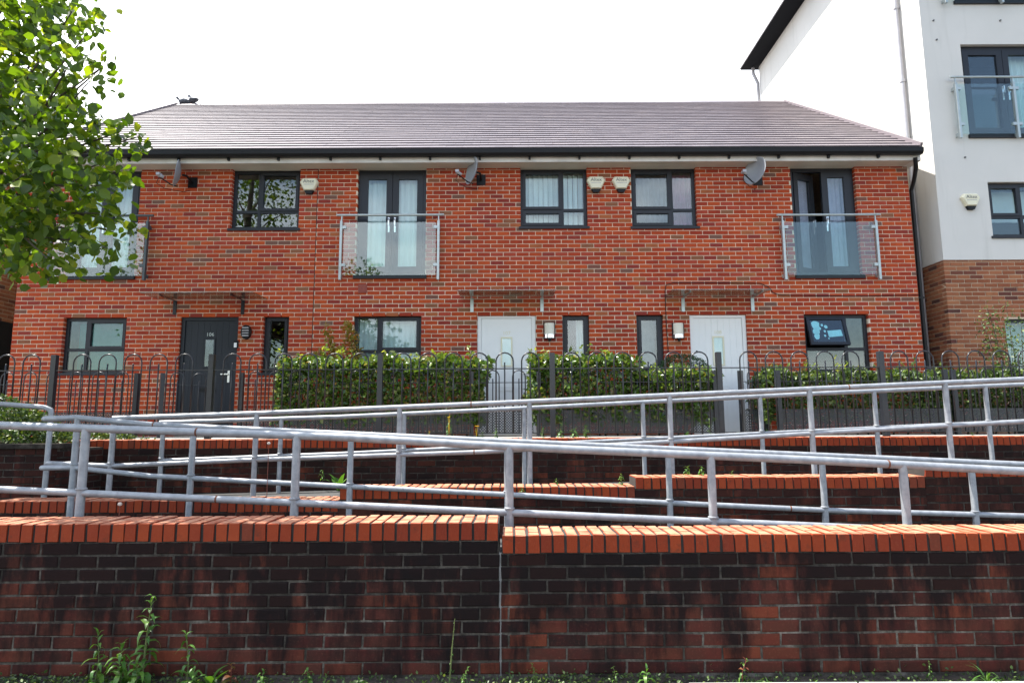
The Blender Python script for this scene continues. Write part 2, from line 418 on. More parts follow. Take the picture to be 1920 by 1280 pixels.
def brickwork(parent, F, th, rects, meshes, mat, limit, key=None, rest_name='far_bricks', depth=BD):
    """bricks of a wall: up to `limit` single ones (key sorts), the rest joined"""
    full = sorted(rects, key=key) if key else list(rects)
    single = [r for r in full if r[1] - r[0] > BL * 0.97][:limit] if limit < len(rects) else full
    ids = set(single)
    for r in single:
        u, z = (r[0] + r[1]) / 2, (r[2] + r[3]) / 2
        w = F @ Vector((u, random.uniform(-.0015, .0015), z))
        k = (r[1] - r[0]) / BL; kz = (r[3] - r[2]) / BH
        inst('brick', random.choice(meshes), parent, w, th + random.uniform(-.004, .004), (k, 1, kz) if abs(k - 1) > .02 or abs(kz - 1) > .05 else None)
    rest = [r for r in rects if r not in ids]
    if rest:
        mb = MB()
        for r in rest:
            y = random.uniform(-.0015, .0015)
            mb.box(r[0], r[1], y, depth, r[2], r[3], None, F)
        mb.build(rest_name, mat, parent, kind='stuff')
def sheet(mb, F, u0, u1, z0, z1, holes, y, rev):
    """wall sheet at depth y with rectangular holes and their reveals going back rev"""
    us = sorted({u0, u1, *[h[0] for h in holes], *[h[1] for h in holes]}); zs = sorted({z0, z1, *[h[2] for h in holes], *[h[3] for h in holes]})
    us = [u for u in us if u0 <= u <= u1]; zs = [z for z in zs if z0 <= z <= z1]
    P = lambda u, d, z: F @ Vector((u, d, z))
    for a, b in zip(us, us[1:]):
        for c, d in zip(zs, zs[1:]):
            if any(h[0] < (a + b) / 2 < h[1] and h[2] < (c + d) / 2 < h[3] for h in holes): continue
            mb.quad(P(a, y, c), P(b, y, c), P(b, y, d), P(a, y, d))
    for h in holes:
        a, b, c, d = h[0] - .003, h[1] + .003, h[2] - .003, h[3] + .003
        mb.quad(P(a, y, c), P(a, rev, c), P(a, rev, d), P(a, y, d)); mb.quad(P(b, rev, c), P(b, y, c), P(b, y, d), P(b, rev, d))
        mb.quad(P(a, y, d), P(a, rev, d), P(b, rev, d), P(b, y, d)); mb.quad(P(a, rev, c), P(a, y, c), P(b, y, c), P(b, rev, c))
hb_meshes = [brick_mesh('facing_brick', m_hbrick, BL, BD, BH, 0.002, 0.0008, i) for i in range(3)]
wb_meshes = [brick_mesh('wall_brick', m_wbrick, BL + .003, BD, BH + .003, 0.006, 0.003, 20 + i) for i in range(8)]
w2_meshes = [brick_mesh('old_brick', m_w2brick, BL, BD, BH, 0.004, 0.002, 40 + i) for i in range(4)]
tb_meshes = [brick_mesh('tower_brick', m_tbrick, BL, BD, BH, 0.002, 0.001, 60 + i) for i in range(3)]
def coping_mesh(name, d, seed):
    """brick on edge: 65 wide, 103 high, d deep; origin bottom front middle"""
    rg = random.Random(seed); j = lambda a=0.0026: rg.uniform(-a, a)
    w, h, c = 0.0635, 0.103, 0.005
    v = []; f = []
    lv = [(0, 0.0, 0), (h - c, 0.0, 0), (h, c, c)]
    for (z, ins, iny) in lv:
        hw = w / 2 - ins * .8
        v += [(-hw + j(), iny + j(.0012), z + j(.001)), (hw + j(), iny + j(.0012), z + j(.001)), (hw + j(), d - iny, z + j(.001)), (-hw + j(), d - iny, z + j(.001))]
    for l in range(2):
        for k in range(4):
            n = (k + 1) % 4
            f.append((l * 4 + k, l * 4 + n, l * 4 + 4 + n, l * 4 + 4 + k))
    f += [(8, 9, 10, 11), (3, 2, 1, 0)]
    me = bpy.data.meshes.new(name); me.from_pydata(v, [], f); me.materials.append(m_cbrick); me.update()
    return me
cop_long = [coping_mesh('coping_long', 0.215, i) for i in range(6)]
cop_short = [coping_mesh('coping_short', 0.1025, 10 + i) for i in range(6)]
def coping(parent, u0, u1, Y, z, rows=True, slope=0.0):
    """brick-on-edge coping: bottom at z, front face at Y"""
    mb = MB(); zz = lambda x: z + slope * (x - u0)
    mb._add([(u0 + .004, Y + .009, zz(u0)), (u1 - .004, Y + .009, zz(u1)), (u1 - .004, Y + .318, zz(u1)), (u0 + .004, Y + .318, zz(u0)),
             (u0 + .004, Y + .009, zz(u0) + .096), (u1 - .004, Y + .009, zz(u1) + .096), (u1 - .004, Y + .318, zz(u1) + .096), (u0 + .004, Y + .318, zz(u0) + .096)],
            [(0, 1, 5, 4), (1, 2, 6, 5), (2, 3, 7, 6), (3, 0, 4, 7), (4, 5, 6, 7), (3, 2, 1, 0)])
    mb.build('coping_bed', m_cmortar, parent)
    n = int(round((u1 - u0) / 0.0765)); st = (u1 - u0) / n
    for i in range(n):
        x = u0 + st * (i + .5) + random.uniform(-.003, .003); k = i % 2
        rz = random.uniform(-.012, .012); dz = random.uniform(-.002, .003)
        fm, bm = (random.choice(cop_long), random.choice(cop_short)) if k else (random.choice(cop_short), random.choice(cop_long))
        fd = 0.215 if k else 0.1025
        inst('coping_brick', fm, parent, (x, Y + random.uniform(-.003, .003), zz(x) + dz), rz)
        inst('coping_brick', bm, parent, (x, Y + fd + .01, zz(x) + dz + random.uniform(-.002, .002)), rz)
# ------------------------------------------------------------------ setting
F = 10.85                                   # depth of the terrace front
YA, YB, YC, YD = 4.35, 5.75, 6.57, 7.65     # handrails
Y1, Y2, Y3 = 3.90, 5.95, 7.85               # faces of the three garden walls
Y_FENCE, Y_INNER = 8.60, 9.50
ZH = 1.30                                   # ground at the houses
def struct(mb, name, mat): return tag(mb.build(name, mat), kind='structure')
struct(MB().quad((-400, -400, 0), (400, -400, 0), (400, 600, 0), (-400, 600, 0)), 'ground', m_asph)
Z1L = at(800, 979, Y1).z; Z1R = at(1300, 1000.5, Y1).z; XJ = at(938, 1100, Y1).x
struct(MB().box(-60, 60, -3.2, 3.52, 0.0, 0.012), 'pavement', m_paving)
kb = MB()
for i in range(6): kb.box(0.95 + i * .92, 0.95 + i * .92 + .905, 3.55, 3.68, 0.0, 0.055)
struct(kb, 'kerb', m_conc)
def slab(x0, x1, y0, y1, zl, zr, name, mat):
    v = [(x0, y0, -.02), (x1, y0, -.02), (x1, y1, -.02), (x0, y1, -.02), (x0, y0, zl), (x1, y0, zr), (x1, y1, zr), (x0, y1, zl)]
    mb = MB()._add(v, [(0, 1, 5, 4), (1, 2, 6, 5), (2, 3, 7, 6), (3, 0, 4, 7), (4, 5, 6, 7)])
    return struct(mb, name, mat)
slab(-5.2, 9, Y1 + .30, Y2 + .06, 0.60, 0.16, 'ramp', m_paving)
slab(-5.2, 9, Y2 + .30, Y3 + .06, 0.62, 0.95, 'upper_ramp', m_paving)
slab(-40, 40, Y3 + .30, Y_FENCE + .1, ZH - .03, ZH - .03, 'verge', m_soil)
slab(-40, 40, Y_FENCE + .1, 40, ZH - .012, ZH - .012, 'path', m_conc)
slab(-40, -5.2, Y1 + .28, Y3 + .32, 0.62, 0.62, 'landing', m_paving)

# ---- foreground walls
def low_wall(name, label, u0, u1, Y, ztop, zbot, meshes, mat, group=None, limit=300, cop=True, off=0.0, mortar=m_dmortar, key=None, thick=0.33):
    t = thing(name, ((u0 + u1) / 2, Y, zbot), label, 'wall', group)
    zc = ztop - 0.103
    MB().box(u0 + .002, u1 - .002, Y + .006, Y + thick, zbot, zc - .002).build('mortar_core', mortar, t)
    rs = [(a, b, zc - .01 - (d - zbot), zc - .01 - (c - zbot)) for a, b, c, d in courses(u0, u1, zbot, zc - .01, [], off)]
    brickwork(t, frame((0, Y, 0), 0), 0, rs, meshes, mat, limit, key)
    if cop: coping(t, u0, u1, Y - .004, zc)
    return t
low_wall('brick_wall', 'sooty low front wall with the higher orange coping, left of the vertical joint', -3.9, XJ - .005, Y1, Z1L, 0.0, wb_meshes, m_wbrick)
low_wall('brick_wall', 'sooty low front wall with the lower orange coping, right of the vertical joint', XJ + .006, 3.9, Y1, Z1R, 0.0, wb_meshes, m_wbrick, off=.05)
js = MB().box(XJ - .0075, XJ + .0095, Y1 + .012, Y1 + .2, 0, Z1R - .105).build('joint_strip', m_joint)
tag(js, 'pale vertical sealant strip between the two front wall sections', 'joint strip')
# stepped middle wall
xs = [-4.75, at(636, 925, Y2).x, at(1191, 905, Y2).x, at(1735, 900, Y2).x, 6.2]
zs = [at(560, 937, Y2).z, at(950, 912.5, Y2).z, at(1450, 893.5, Y2).z, at(1830, 872, Y2).z]
mw = thing('brick_wall', (0, Y2, 0.1), 'dark retaining wall with stepped orange coping between the two ramps', 'wall')
core = MB(); rects = []
for a, b, z in zip(xs, xs[1:], zs):
    zc = z - .103
    core.box(a + .001, b - .001, Y2 + .006, Y2 + .33, 0.0, zc - .002)
    rects += [(p, q, zc - .01 - d, zc - .01 - c) for p, q, c, d in courses(a, b, 0.0, zc - .35, [])]
core.build('mortar_core', m_dmortar, mw)
brickwork(mw, frame((0, Y2, 0), 0), 0, rects, w2_meshes, m_w2brick, 300, lambda r: -r[3])
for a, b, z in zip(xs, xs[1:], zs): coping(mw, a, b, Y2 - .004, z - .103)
# upper wall under the fence
Z3 = at(960, 821.5, Y3).z
low_wall('brick_wall', 'dark upper retaining wall with orange coping along the foot of the fence', at(88, 830, Y3).x, 7.4, Y3, Z3, 0.5, w2_meshes, m_w2brick, limit=300, key=lambda r: -r[3])
# left return wall at the landing
YL = 6.95
XLW = at(92, 880, YL).x
low_wall('brick_wall', 'shaded brown brick wall beside the ramp landing with a concrete capping', -7.8, XLW, YL, at(50, 832, YL).z + .06, 0.6, w2_meshes, m_w2brick, cop=False)
lw = [o for o in bpy.data.objects if o.parent is None and o.get('label', '').startswith('shaded brown')][0]
zt = at(50, 832, YL).z
MB().box(-7.82, XLW + .02, YL - .03, YL + .35, zt - .05, zt).build('capping', m_dmortar, lw)
brickwork(lw, frame((XLW, YL, 0), R(90)), R(90), courses(.1, Y3 - YL, 0.6, zt - .06, []), w2_meshes, m_w2brick, 300)
slab(-40, XLW - .004, YL + .3, Y3 + .34, zt - .06, zt - .06, 'raised_bed', m_soil)

# ------------------------------------------------------------------ handrails
def zline(pts, x):
    for a, b in zip(pts, pts[1:]):
        if a.x <= x <= b.x: return a.z + (b.z - a.z) * (x - a.x) / (b.x - a.x)
    return pts[0].z if x < pts[0].x else pts[-1].z
def handrail(label, Y, top, low, posts, zb, r=.027, end=False, extra=None):
    T = [at(*p, Y) for p in top]; Lw = [at(*p, Y) for p in low]
    t = thing('handrail', (0, Y, 0.5), label, 'handrail')
    def smooth(P):
        if not end: return P
        return P
    ends_t = list(T); ends_l = list(Lw)
    if end:   # the two rails are joined by a rounded return at the free end
        a, b = T[0], Lw[0]; w = Vector((0, 0.5, 0))
        ends_t = [a + Vector((-.02, .22, 0)), a + Vector((-.065, .1, 0)), a + Vector((-.05, .03, 0))] + T
        ends_l = [b + Vector((-.02, .22, 0)), b + Vector((-.065, .1, 0)), b + Vector((-.05, .03, 0))] + Lw
    MB().tube(ends_t, r, 12).build('top_rail', m_galv, t, True)
    MB().tube(ends_l, r * .86, 12).build('lower_rail', m_galv, t, True)
    for px, py in posts:
        p = at(px, py, Y); zt_ = zline(T, p.x)
        po = MB().tube([(p.x, Y, zb(p.x)), (p.x, Y, zt_)], r * 1.02, 12).build('post', m_galv, t, True)
        MB().lathe([(r * 1.02, 0.0), (r * 1.3, .004), (r * 1.3, .012), (r * 1.02, .016)], (p.x, Y, zline(Lw, p.x) + .02), 12).build('weld_collar', m_galv, po, True)
    for px, wh in (extra or []):
        line = T if wh == 't' else Lw
        x = at(px, 850, Y).x; rr = r * 1.04 if wh == 't' else r * .9
        MB().tube([(x - .006, Y, zline(line, x - .006)), (x + .006, Y, zline(line, x + .006))], rr, 12).build('joint_ring', m_rust, t, True)
    return t
rz1 = lambda x: 0.60 + (x + 5.2) / 14.2 * (-.44) - .02
rz2 = lambda x: 0.62 + (x + 5.2) / 14.2 * .33 - .02
handrail('galvanised handrail nearest the viewer, sloping down to the right behind the front wall', YA,
         [(-120, 791), (0, 797), (640, 819), (935, 836), (1540, 863), (2050, 890)], [(-120, 910), (0, 917), (640, 946), (900, 958), (1330, 977), (2050, 1008)],
         [(155, 885), (554, 895), (955, 905), (1335, 915), (1697, 930)], rz1, .027, extra=[(367, 't'), (411, 'l'), (1663, 't')])
handrail('second galvanised handrail with rounded end, along the far side of the lower ramp', YB,
         [(90, 785), (145, 783), (283, 796), (500, 806), (1250, 841), (2000, 874)], [(85, 877), (135, 876), (283, 892), (660, 912), (1250, 942), (1547, 956), (2000, 969)],
         [(138, 880), (358, 890), (656, 900), (951, 905), (1255, 915), (1545, 925), (1826, 930)], rz1, .0265, end=True, extra=[(285, 't'), (1476, 'l')])
handrail('third galvanised handrail rising to the right behind the stepped coping', YC,
         [(212, 784), (477, 775), (640, 768), (900, 757), (1540, 728), (2000, 707)], [(92, 868), (212, 873), (440, 863), (900, 847), (1253, 828), (1775, 798), (2000, 786)],
         [(209, 850), (478, 850), (748, 840), (993, 830), (1258, 820), (1522, 800), (1778, 790)], rz2, .0265, extra=[(883, 't'), (1600, 't'), (889, 'l')])
handrail('farthest galvanised handrail rising to the right below the fence', YD,
         [(300, 792), (640, 781), (900, 769), (1540, 737), (2000, 717)], [(300, 863), (640, 850), (1206, 823), (1427, 812), (2000, 785)],
         [(303, 850), (525, 850), (757, 840), (983, 830), (1207, 820), (1428, 800), (1643, 790), (1853, 785)], rz2, .0255)
t = thing('handrail', at(85, 910, 6.75), 'short dark handrail turning down at its right end above the landing wall', 'handrail')
p0, p1 = at(-120, 748, 6.75), at(80, 763, 6.75); pb = at(84, 912, 6.75); p2 = Vector((pb.x, 6.75, p1.z - .06))
MB().tube([p0, p1, p1 + Vector((.035, 0, -.008)), Vector((p2.x - .01, 6.75, p1.z - .03)), p2, Vector((p2.x, 6.75, 0.6))], .026, 12).build('bent_rail', m_galv, t, True)
pl = at(92, 868, 6.75)
MB().tube([Vector((p2.x, 6.75, pl.z)), Vector((p2.x + .15, 6.62, pl.z - .005)), at(140, 868, YC)], .022, 10).build('lower_rail', m_galv, t, True)

# ------------------------------------------------------------------ houses
XL, XR = at(28, 575, F).x, at(1717, 500, F).x
J1, J2 = at(592, 450, F).x, at(1145, 400, F).x
ZS = at(960, 315.5, F).z                      # soffit
YR = F + 4.75; ZR = at(960, 194.5, YR).z      # ridge
YE = F - .33; ZE = at(960, 279, YE).z         # tile edge at the eaves
def rect(tl, tr, bl, br):
    a, b, c, d = at(*tl, F), at(*tr, F), at(*bl, F), at(*br, F)
    return ((a.x + c.x) / 2, (b.x + d.x) / 2, (c.z + d.z) / 2, (a.z + b.z) / 2)
def up(r): return (r[0], r[1], r[2], ZS + .002)
O = dict(
 U1=up(rect((138, 327), (266, 326), (125, 522), (250, 522))), U2=up(rect((437, 320), (565, 319), (430, 432), (558, 431))),
 U3=up(rect((675, 318), (800, 317), (662, 521), (797, 520))), U4=up(rect((976, 316), (1100, 315), (976, 428), (1102, 428))),
 U5=up(rect((1181, 315), (1303, 315), (1187, 428), (1309, 428))), U6=up(rect((1480, 315), (1598, 315), (1495, 520), (1622, 520))),
 G1=rect((120, 595), (238, 594), (110, 702), (230, 702)), N1=rect((495, 591), (543, 590), (488, 702), (537, 702)),
 G2=rect((665, 590), (791, 589), (659, 703), (788, 702)), N2=rect((1055, 588), (1105, 588), (1055, 702), (1106, 702)),
 N3=rect((1192, 588), (1242, 588), (1197, 700), (1248, 700)), G3=rect((1505, 589), (1627, 588), (1516, 700), (1638, 700)),
 D1=rect((340, 593), (445, 593), (326, 790), (440, 790)), D2=rect((896, 589), (1004, 588), (893, 808), (1007, 808)), D3=rect((1293, 588), (1400, 588), (1301, 808), (1410, 808)))
for k in ('D1', 'D2', 'D3'): O[k] = (O[k][0], O[k][1], ZH, O[k][3])

def box_frame(mb, x0, x1, z0, z1, y0, y1, w):
    mb.box(x0, x0 + w, y0, y1, z0, z1); mb.box(x1 - w, x1, y0, y1, z0, z1)
    mb.box(x0 + w, x1 - w, y0, y1, z1 - w, z1); mb.box(x0 + w, x1 - w, y0, y1, z0, z0 + w)
def vblind(win, x0, x1, z0, z1, y, mat=None, w=.089):
    mb = MB(); n = max(2, int((x1 - x0) / (w * .93)))
    for i in range(n):
        c = x0 + (i + .5) * (x1 - x0) / n; a = R(random.uniform(14, 26)); dx, dy = w / 2 * math.cos(a), w / 2 * math.sin(a)
        mb._add([(c - dx, y - dy, z0), (c, y + .012, z0), (c + dx, y + dy, z0), (c - dx, y - dy, z1), (c, y + .012, z1), (c + dx, y + dy, z1)], [(0, 1, 4, 3), (1, 2, 5, 4)])
    mb.build('vertical_blind', mat or m_blind, win, kind='stuff')
def curtain(win, x0, x1, z0, z1, y, mat, amp=.018, wl=.09):
    n = max(6, int((x1 - x0) / .012)); vs = []; fs = []
    for i in range(n + 1):
        x = x0 + (x1 - x0) * i / n; yy = y + amp * math.sin(x / wl * 6.283) + amp * .4 * math.sin(x / wl * 2.9)
        vs += [(x, yy, z0), (x, yy, z1)]
    for i in range(n): fs.append((2 * i, 2 * i + 2, 2 * i + 3, 2 * i + 1))
    MB()._add(vs, fs).build('curtain', mat, win, True)
def window(h, r, mull, trans, sashes, y=None, sill=True, fill=None, skip=()):
    """frame with a mullion at mull and a transom at trans (fractions); sashes = cells (col,row) with an opening sash"""
    x0, x1, z0, z1 = r; y0 = (F if y is None else y) + .075; y1 = y0 + .07; w = .052
    mb = MB(); x0 += .004; x1 -= .004; zt_ = z1 - .004; z0 += .03 if sill else .004
    box_frame(mb, x0, x1, z0, zt_, y0, y1, w)
    xm = x0 + (x1 - x0) * mull if mull else None; zm = zt_ - (zt_ - z0) * trans if trans else None
    cx = [(x0 + w, xm - w / 2), (xm + w / 2, x1 - w)] if mull else [(x0 + w, x1 - w)]
    if mull: mb.box(xm - w / 2, xm + w / 2, y0 + .002, y1 - .002, z0 + w, zt_ - w)
    cz = [(zm + w / 2, zt_ - w), (z0 + w, zm - w / 2)] if trans else [(z0 + w, zt_ - w)]
    if trans:
        for a, b in cx: mb.box(a, b, y0 + .003, y1 - .003, zm - w / 2, zm + w / 2)
    win = mb.build('window', m_frame, h)
    for i, (a, b) in enumerate(cx):
        for j, (c, d) in enumerate(cz):
            if (i, j) in skip: continue
            if (i, j) in sashes:
                s = MB(); box_frame(s, a - .012, b + .012, c - .012, d + .012, y0 - .014, y0 + .045, .05)
                s.build('sash', m_frame, win); a_, b_, c_, d_ = a + .034, b - .034, c + .034, d - .034
            else: a_, b_, c_, d_ = a - .002, b + .002, c - .002, d + .002
            MB().box(a_, b_, y0 + .022, y0 + .03, c_, d_).build('pane', m_glass, win)
    if sill:
        MB().box(x0 - .035, x1 + .035, y0 - .105, y0 - .002, r[2] - .012, r[2] + .028).build('sill', m_frame, win)
    return win, (x0 + w, x1 - w, z0 + w, zt_ - w, y1)
def french(h, r, y=None, ajar=False, left_fill=None, right_fill=None):
    x0, x1, z0, z1 = r; y0 = (F if y is None else y) + .075; y1 = y0 + .07
    x0 += .004; x1 -= .004; zt_ = z1 - .004; zb = z0 + .045
    mb = MB(); box_frame(mb, x0, x1, zb, zt_, y0, y1, .06)
    d = mb.build('french_door', m_frame, h)
    xc = (x0 + x1) / 2
    for s, (a, b) in enumerate(((x0 + .062, xc - .004), (xc + .004, x1 - .062))):
        c, e = zb + .062, zt_ - .062
        M = None
        if ajar and s == 0:
            M = Matrix.Translation((a, y0 + .03, 0)) @ Matrix.Rotation(R(26), 4, 'Z') @ Matrix.Translation((-a, -y0 - .03, 0))
        def bx(n, mat, *q):
            return MB().box(*q, None, M).build(n, mat, d)
        fw = .105
        lf = MB()
        for q in ((a, a + fw, c, e), (b - fw, b, c, e), (a + fw, b - fw, e - fw, e), (a + fw, b - fw, c, c + fw)):
            lf.box(q[0], q[1], y0 - .008, y0 + .05, q[2], q[3], None, M)
        lf.build('door_leaf', m_frame, d)
        if ajar and s == 0: bx('lilac_reflection_net', m_pinkc, a + fw + .02, b - fw, y0 + .056, y0 + .06, c + fw - .03, e - fw + .02)  # added lilac sheet imitating the reflection in the open leaf's pane
        bx('pane', m_glass, a + fw - .002, b - fw + .002, y0 + .016, y0 + .024, c + fw - .002, e - fw + .002)
        hx = b - .05 if s == 0 else a + .05
        zz = c + (e - c) * .48
        hd = MB(); hd.box(hx - .014, hx + .014, y0 - .016, y0 - .008, zz - .14, zz + .12, None, M)
        hd.box(hx - .011, hx + .011, y0 - .055, y0 - .045, zz - .02, zz + .115, None, M); hd.box(hx - .011, hx + .011, y0 - .046, y0 - .014, zz + .075, zz + .1, None, M)
        hd.build('handle', m_silver, d)
    MB().box(x0 - .03, x1 + .03, y0 - .115, y0 + .05, z0 - .02, zb).build('sill', m_frame, d)
    return d, (x0 + .06, xc, x1 - .06, zb + .06, zt_ - .06, y1)
def balcony(h, r, y, mat=m_balc, px=None, mid=False):
    """glass guard in front of the french door"""
    x0, x1, z0, z1 = r; a, b = x0 - .235, x1 + .235; zr_ = z0 + 1.09; yb = y - .10
    rail = MB().tube([(a - .09, yb, zr_), (b + .09, yb, zr_)], .021, 12).build('balcony', mat, h, True)
    cols = [a, b] + ([(a + b) / 2] if mid else [])
    for xp in cols:
        ps = MB(); ps.box(xp - .02, xp + .02, yb - .028, yb + .028, z0 - .06, zr_ - .11); ps.box(xp - .009, xp + .009, yb - .009, yb + .009, zr_ - .11, zr_ - .015)
        ps.build('post', mat, rail)
        br = MB()
        for zz in (z0 + .02, zr_ - .2): br.box(xp - .016, xp + .016, yb + .028, y + .0, zz - .03, zz + .03)
        br.build('wall_bracket', mat, rail)
        for zz in (z0 + .2, zr_ - .22):
            for sg in (1, -1):
                if (xp == a and sg < 0) or (xp == b and sg > 0): continue
                MB().box(*sorted((xp + sg * .02, xp + sg * .085)), yb - .022, yb + .022, zz - .026, zz + .026).build('glass_clamp', mat, rail)
    gl = [(a + .045, b - .045)] if not mid else [(a + .045, (a + b) / 2 - .045), ((a + b) / 2 + .045, b - .045)]
    for p, q in gl: MB().box(p, q, yb - .005, yb + .005, z0 + .02, zr_ - .13).build('glass_panel', m_bglass, rail)
    return rail
def canopy(h, pxl, pxr, py, b1, b2, mat):
    zc = at((pxl + pxr) / 2, py, F - .62).z; x0, x1 = at(pxl, py, F - .62).x, at(pxr, py, F - .62).x
    c = MB()._add([(x0, F - .62, zc), (x1, F - .62, zc), (x1, F - .02, zc + .01), (x0, F - .02, zc + .01), (x0, F - .62, zc + .014), (x1, F - .62, zc + .014), (x1, F - .02, zc + .024), (x0, F - .02, zc + .024)],
                  [(0, 1, 5, 4), (1, 2, 6, 5), (2, 3, 7, 6), (3, 0, 4, 7), (4, 5, 6, 7), (3, 2, 1, 0)]).build('canopy', m_canopy, h)
    for b in (b1, b2):
        x = at(b, py + 15, F).x; k = MB()
        k.box(x - .028, x + .028, F - .016, F + .002, zc - .25, zc - .004)
        k.box(x - .009, x + .009, F - .5, F - .015, zc - .014, zc - .002)
        k.build('bracket', mat, c)
        kk = MB()
        for yy in (F - .45, F - .14): kk.lathe([(.02, .012), (.02, .03), (.0, .03)], (x, yy, zc + .002), 10)
        kk.build('bolt', mat, c)
    return c
def door(h, r, mat, fmat, number, hinge, glass, bead):
    x0, x1, z0, z1 = r; x0 += .004; x1 -= .004; z1 -= .004; w = .062; y0 = F + .035
    leaf = MB(); n = 8; a, b = x0 + w + .004, x1 - w - .004
    for i in range(n):       # planked leaf with fine grooves
        p, q = a + (b - a) * i / n, a + (b - a) * (i + 1) / n
        leaf.box(p + (.0015 if i else 0), q - (.0015 if i < n - 1 else 0), y0 + .018, y0 + .05, z0 + .02, z1 - w - .004)
    leaf.box(a + .003, b - .003, y0 + .022, y0 + .06, z0 + .024, z1 - w - .008)
    d = leaf.build('door', mat, h)
    fr = MB(); fr.box(x0, x0 + w, y0, y0 + .09, z0, z1); fr.box(x1 - w, x1, y0, y0 + .09, z0, z1); fr.box(x0 + w, x1 - w, y0, y0 + .09, z1 - w, z1); fr.box(x0 + w, x1 - w, y0 + .01, y0 + .09, z0, z0 + .018)
    fr.build('door_frame', fmat, d)
    c = (a + b) / 2; g0, g1 = z0 + 1.17, z0 + 1.64
    bd = MB(); box_frame(bd, c - .1, c + .1, g0 - .02, g1 + .02, y0 + .006, y0 + .02, .026); bd.build('glazing_bead', bead, d)
    MB().box(c - .074, c + .074, y0 + .011, y0 + .0175, g0 + .006, g1 - .006).build('pane', glass, d)
    text('door_number', number, .092, m_cream if mat is m_white else m_balc, d, (c, y0 + .0165, g1 + .085))
    lp = MB(); box_frame(lp, c - .15, c + .15, z0 + .74, z0 + .81, y0 + .008, y0 + .018, .012); lp.box(c - .137, c + .137, y0 + .012, y0 + .019, z0 + .753, z0 + .797); lp.build('letter_plate', mat if mat is m_white else m_black, d)
    hx = b - .07 if hinge < 0 else a + .07
    hd = MB(); hd.box(hx - .018, hx + .018, y0 + .006, y0 + .018, z0 + .9, z0 + 1.1); hd.box(*sorted((hx - .01 * hinge, hx + hinge * .12)), y0 - .035, y0 - .022, z0 + 1.03, z0 + 1.05); hd.box(hx - .01, hx + .01, y0 - .03, y0 + .008, z0 + 1.03, z0 + 1.05)
    hd.build('handle', m_silver, d)
    MB().lathe([(.0, -.006), (.014, -.004), (.014, .01)], (b - .045 if hinge < 0 else a + .045, y0 + .012, z0 + 1.4), 10, Matrix.Rotation(R(-90), 3, 'X')).build('spy_hole', m_black, d)
    return d

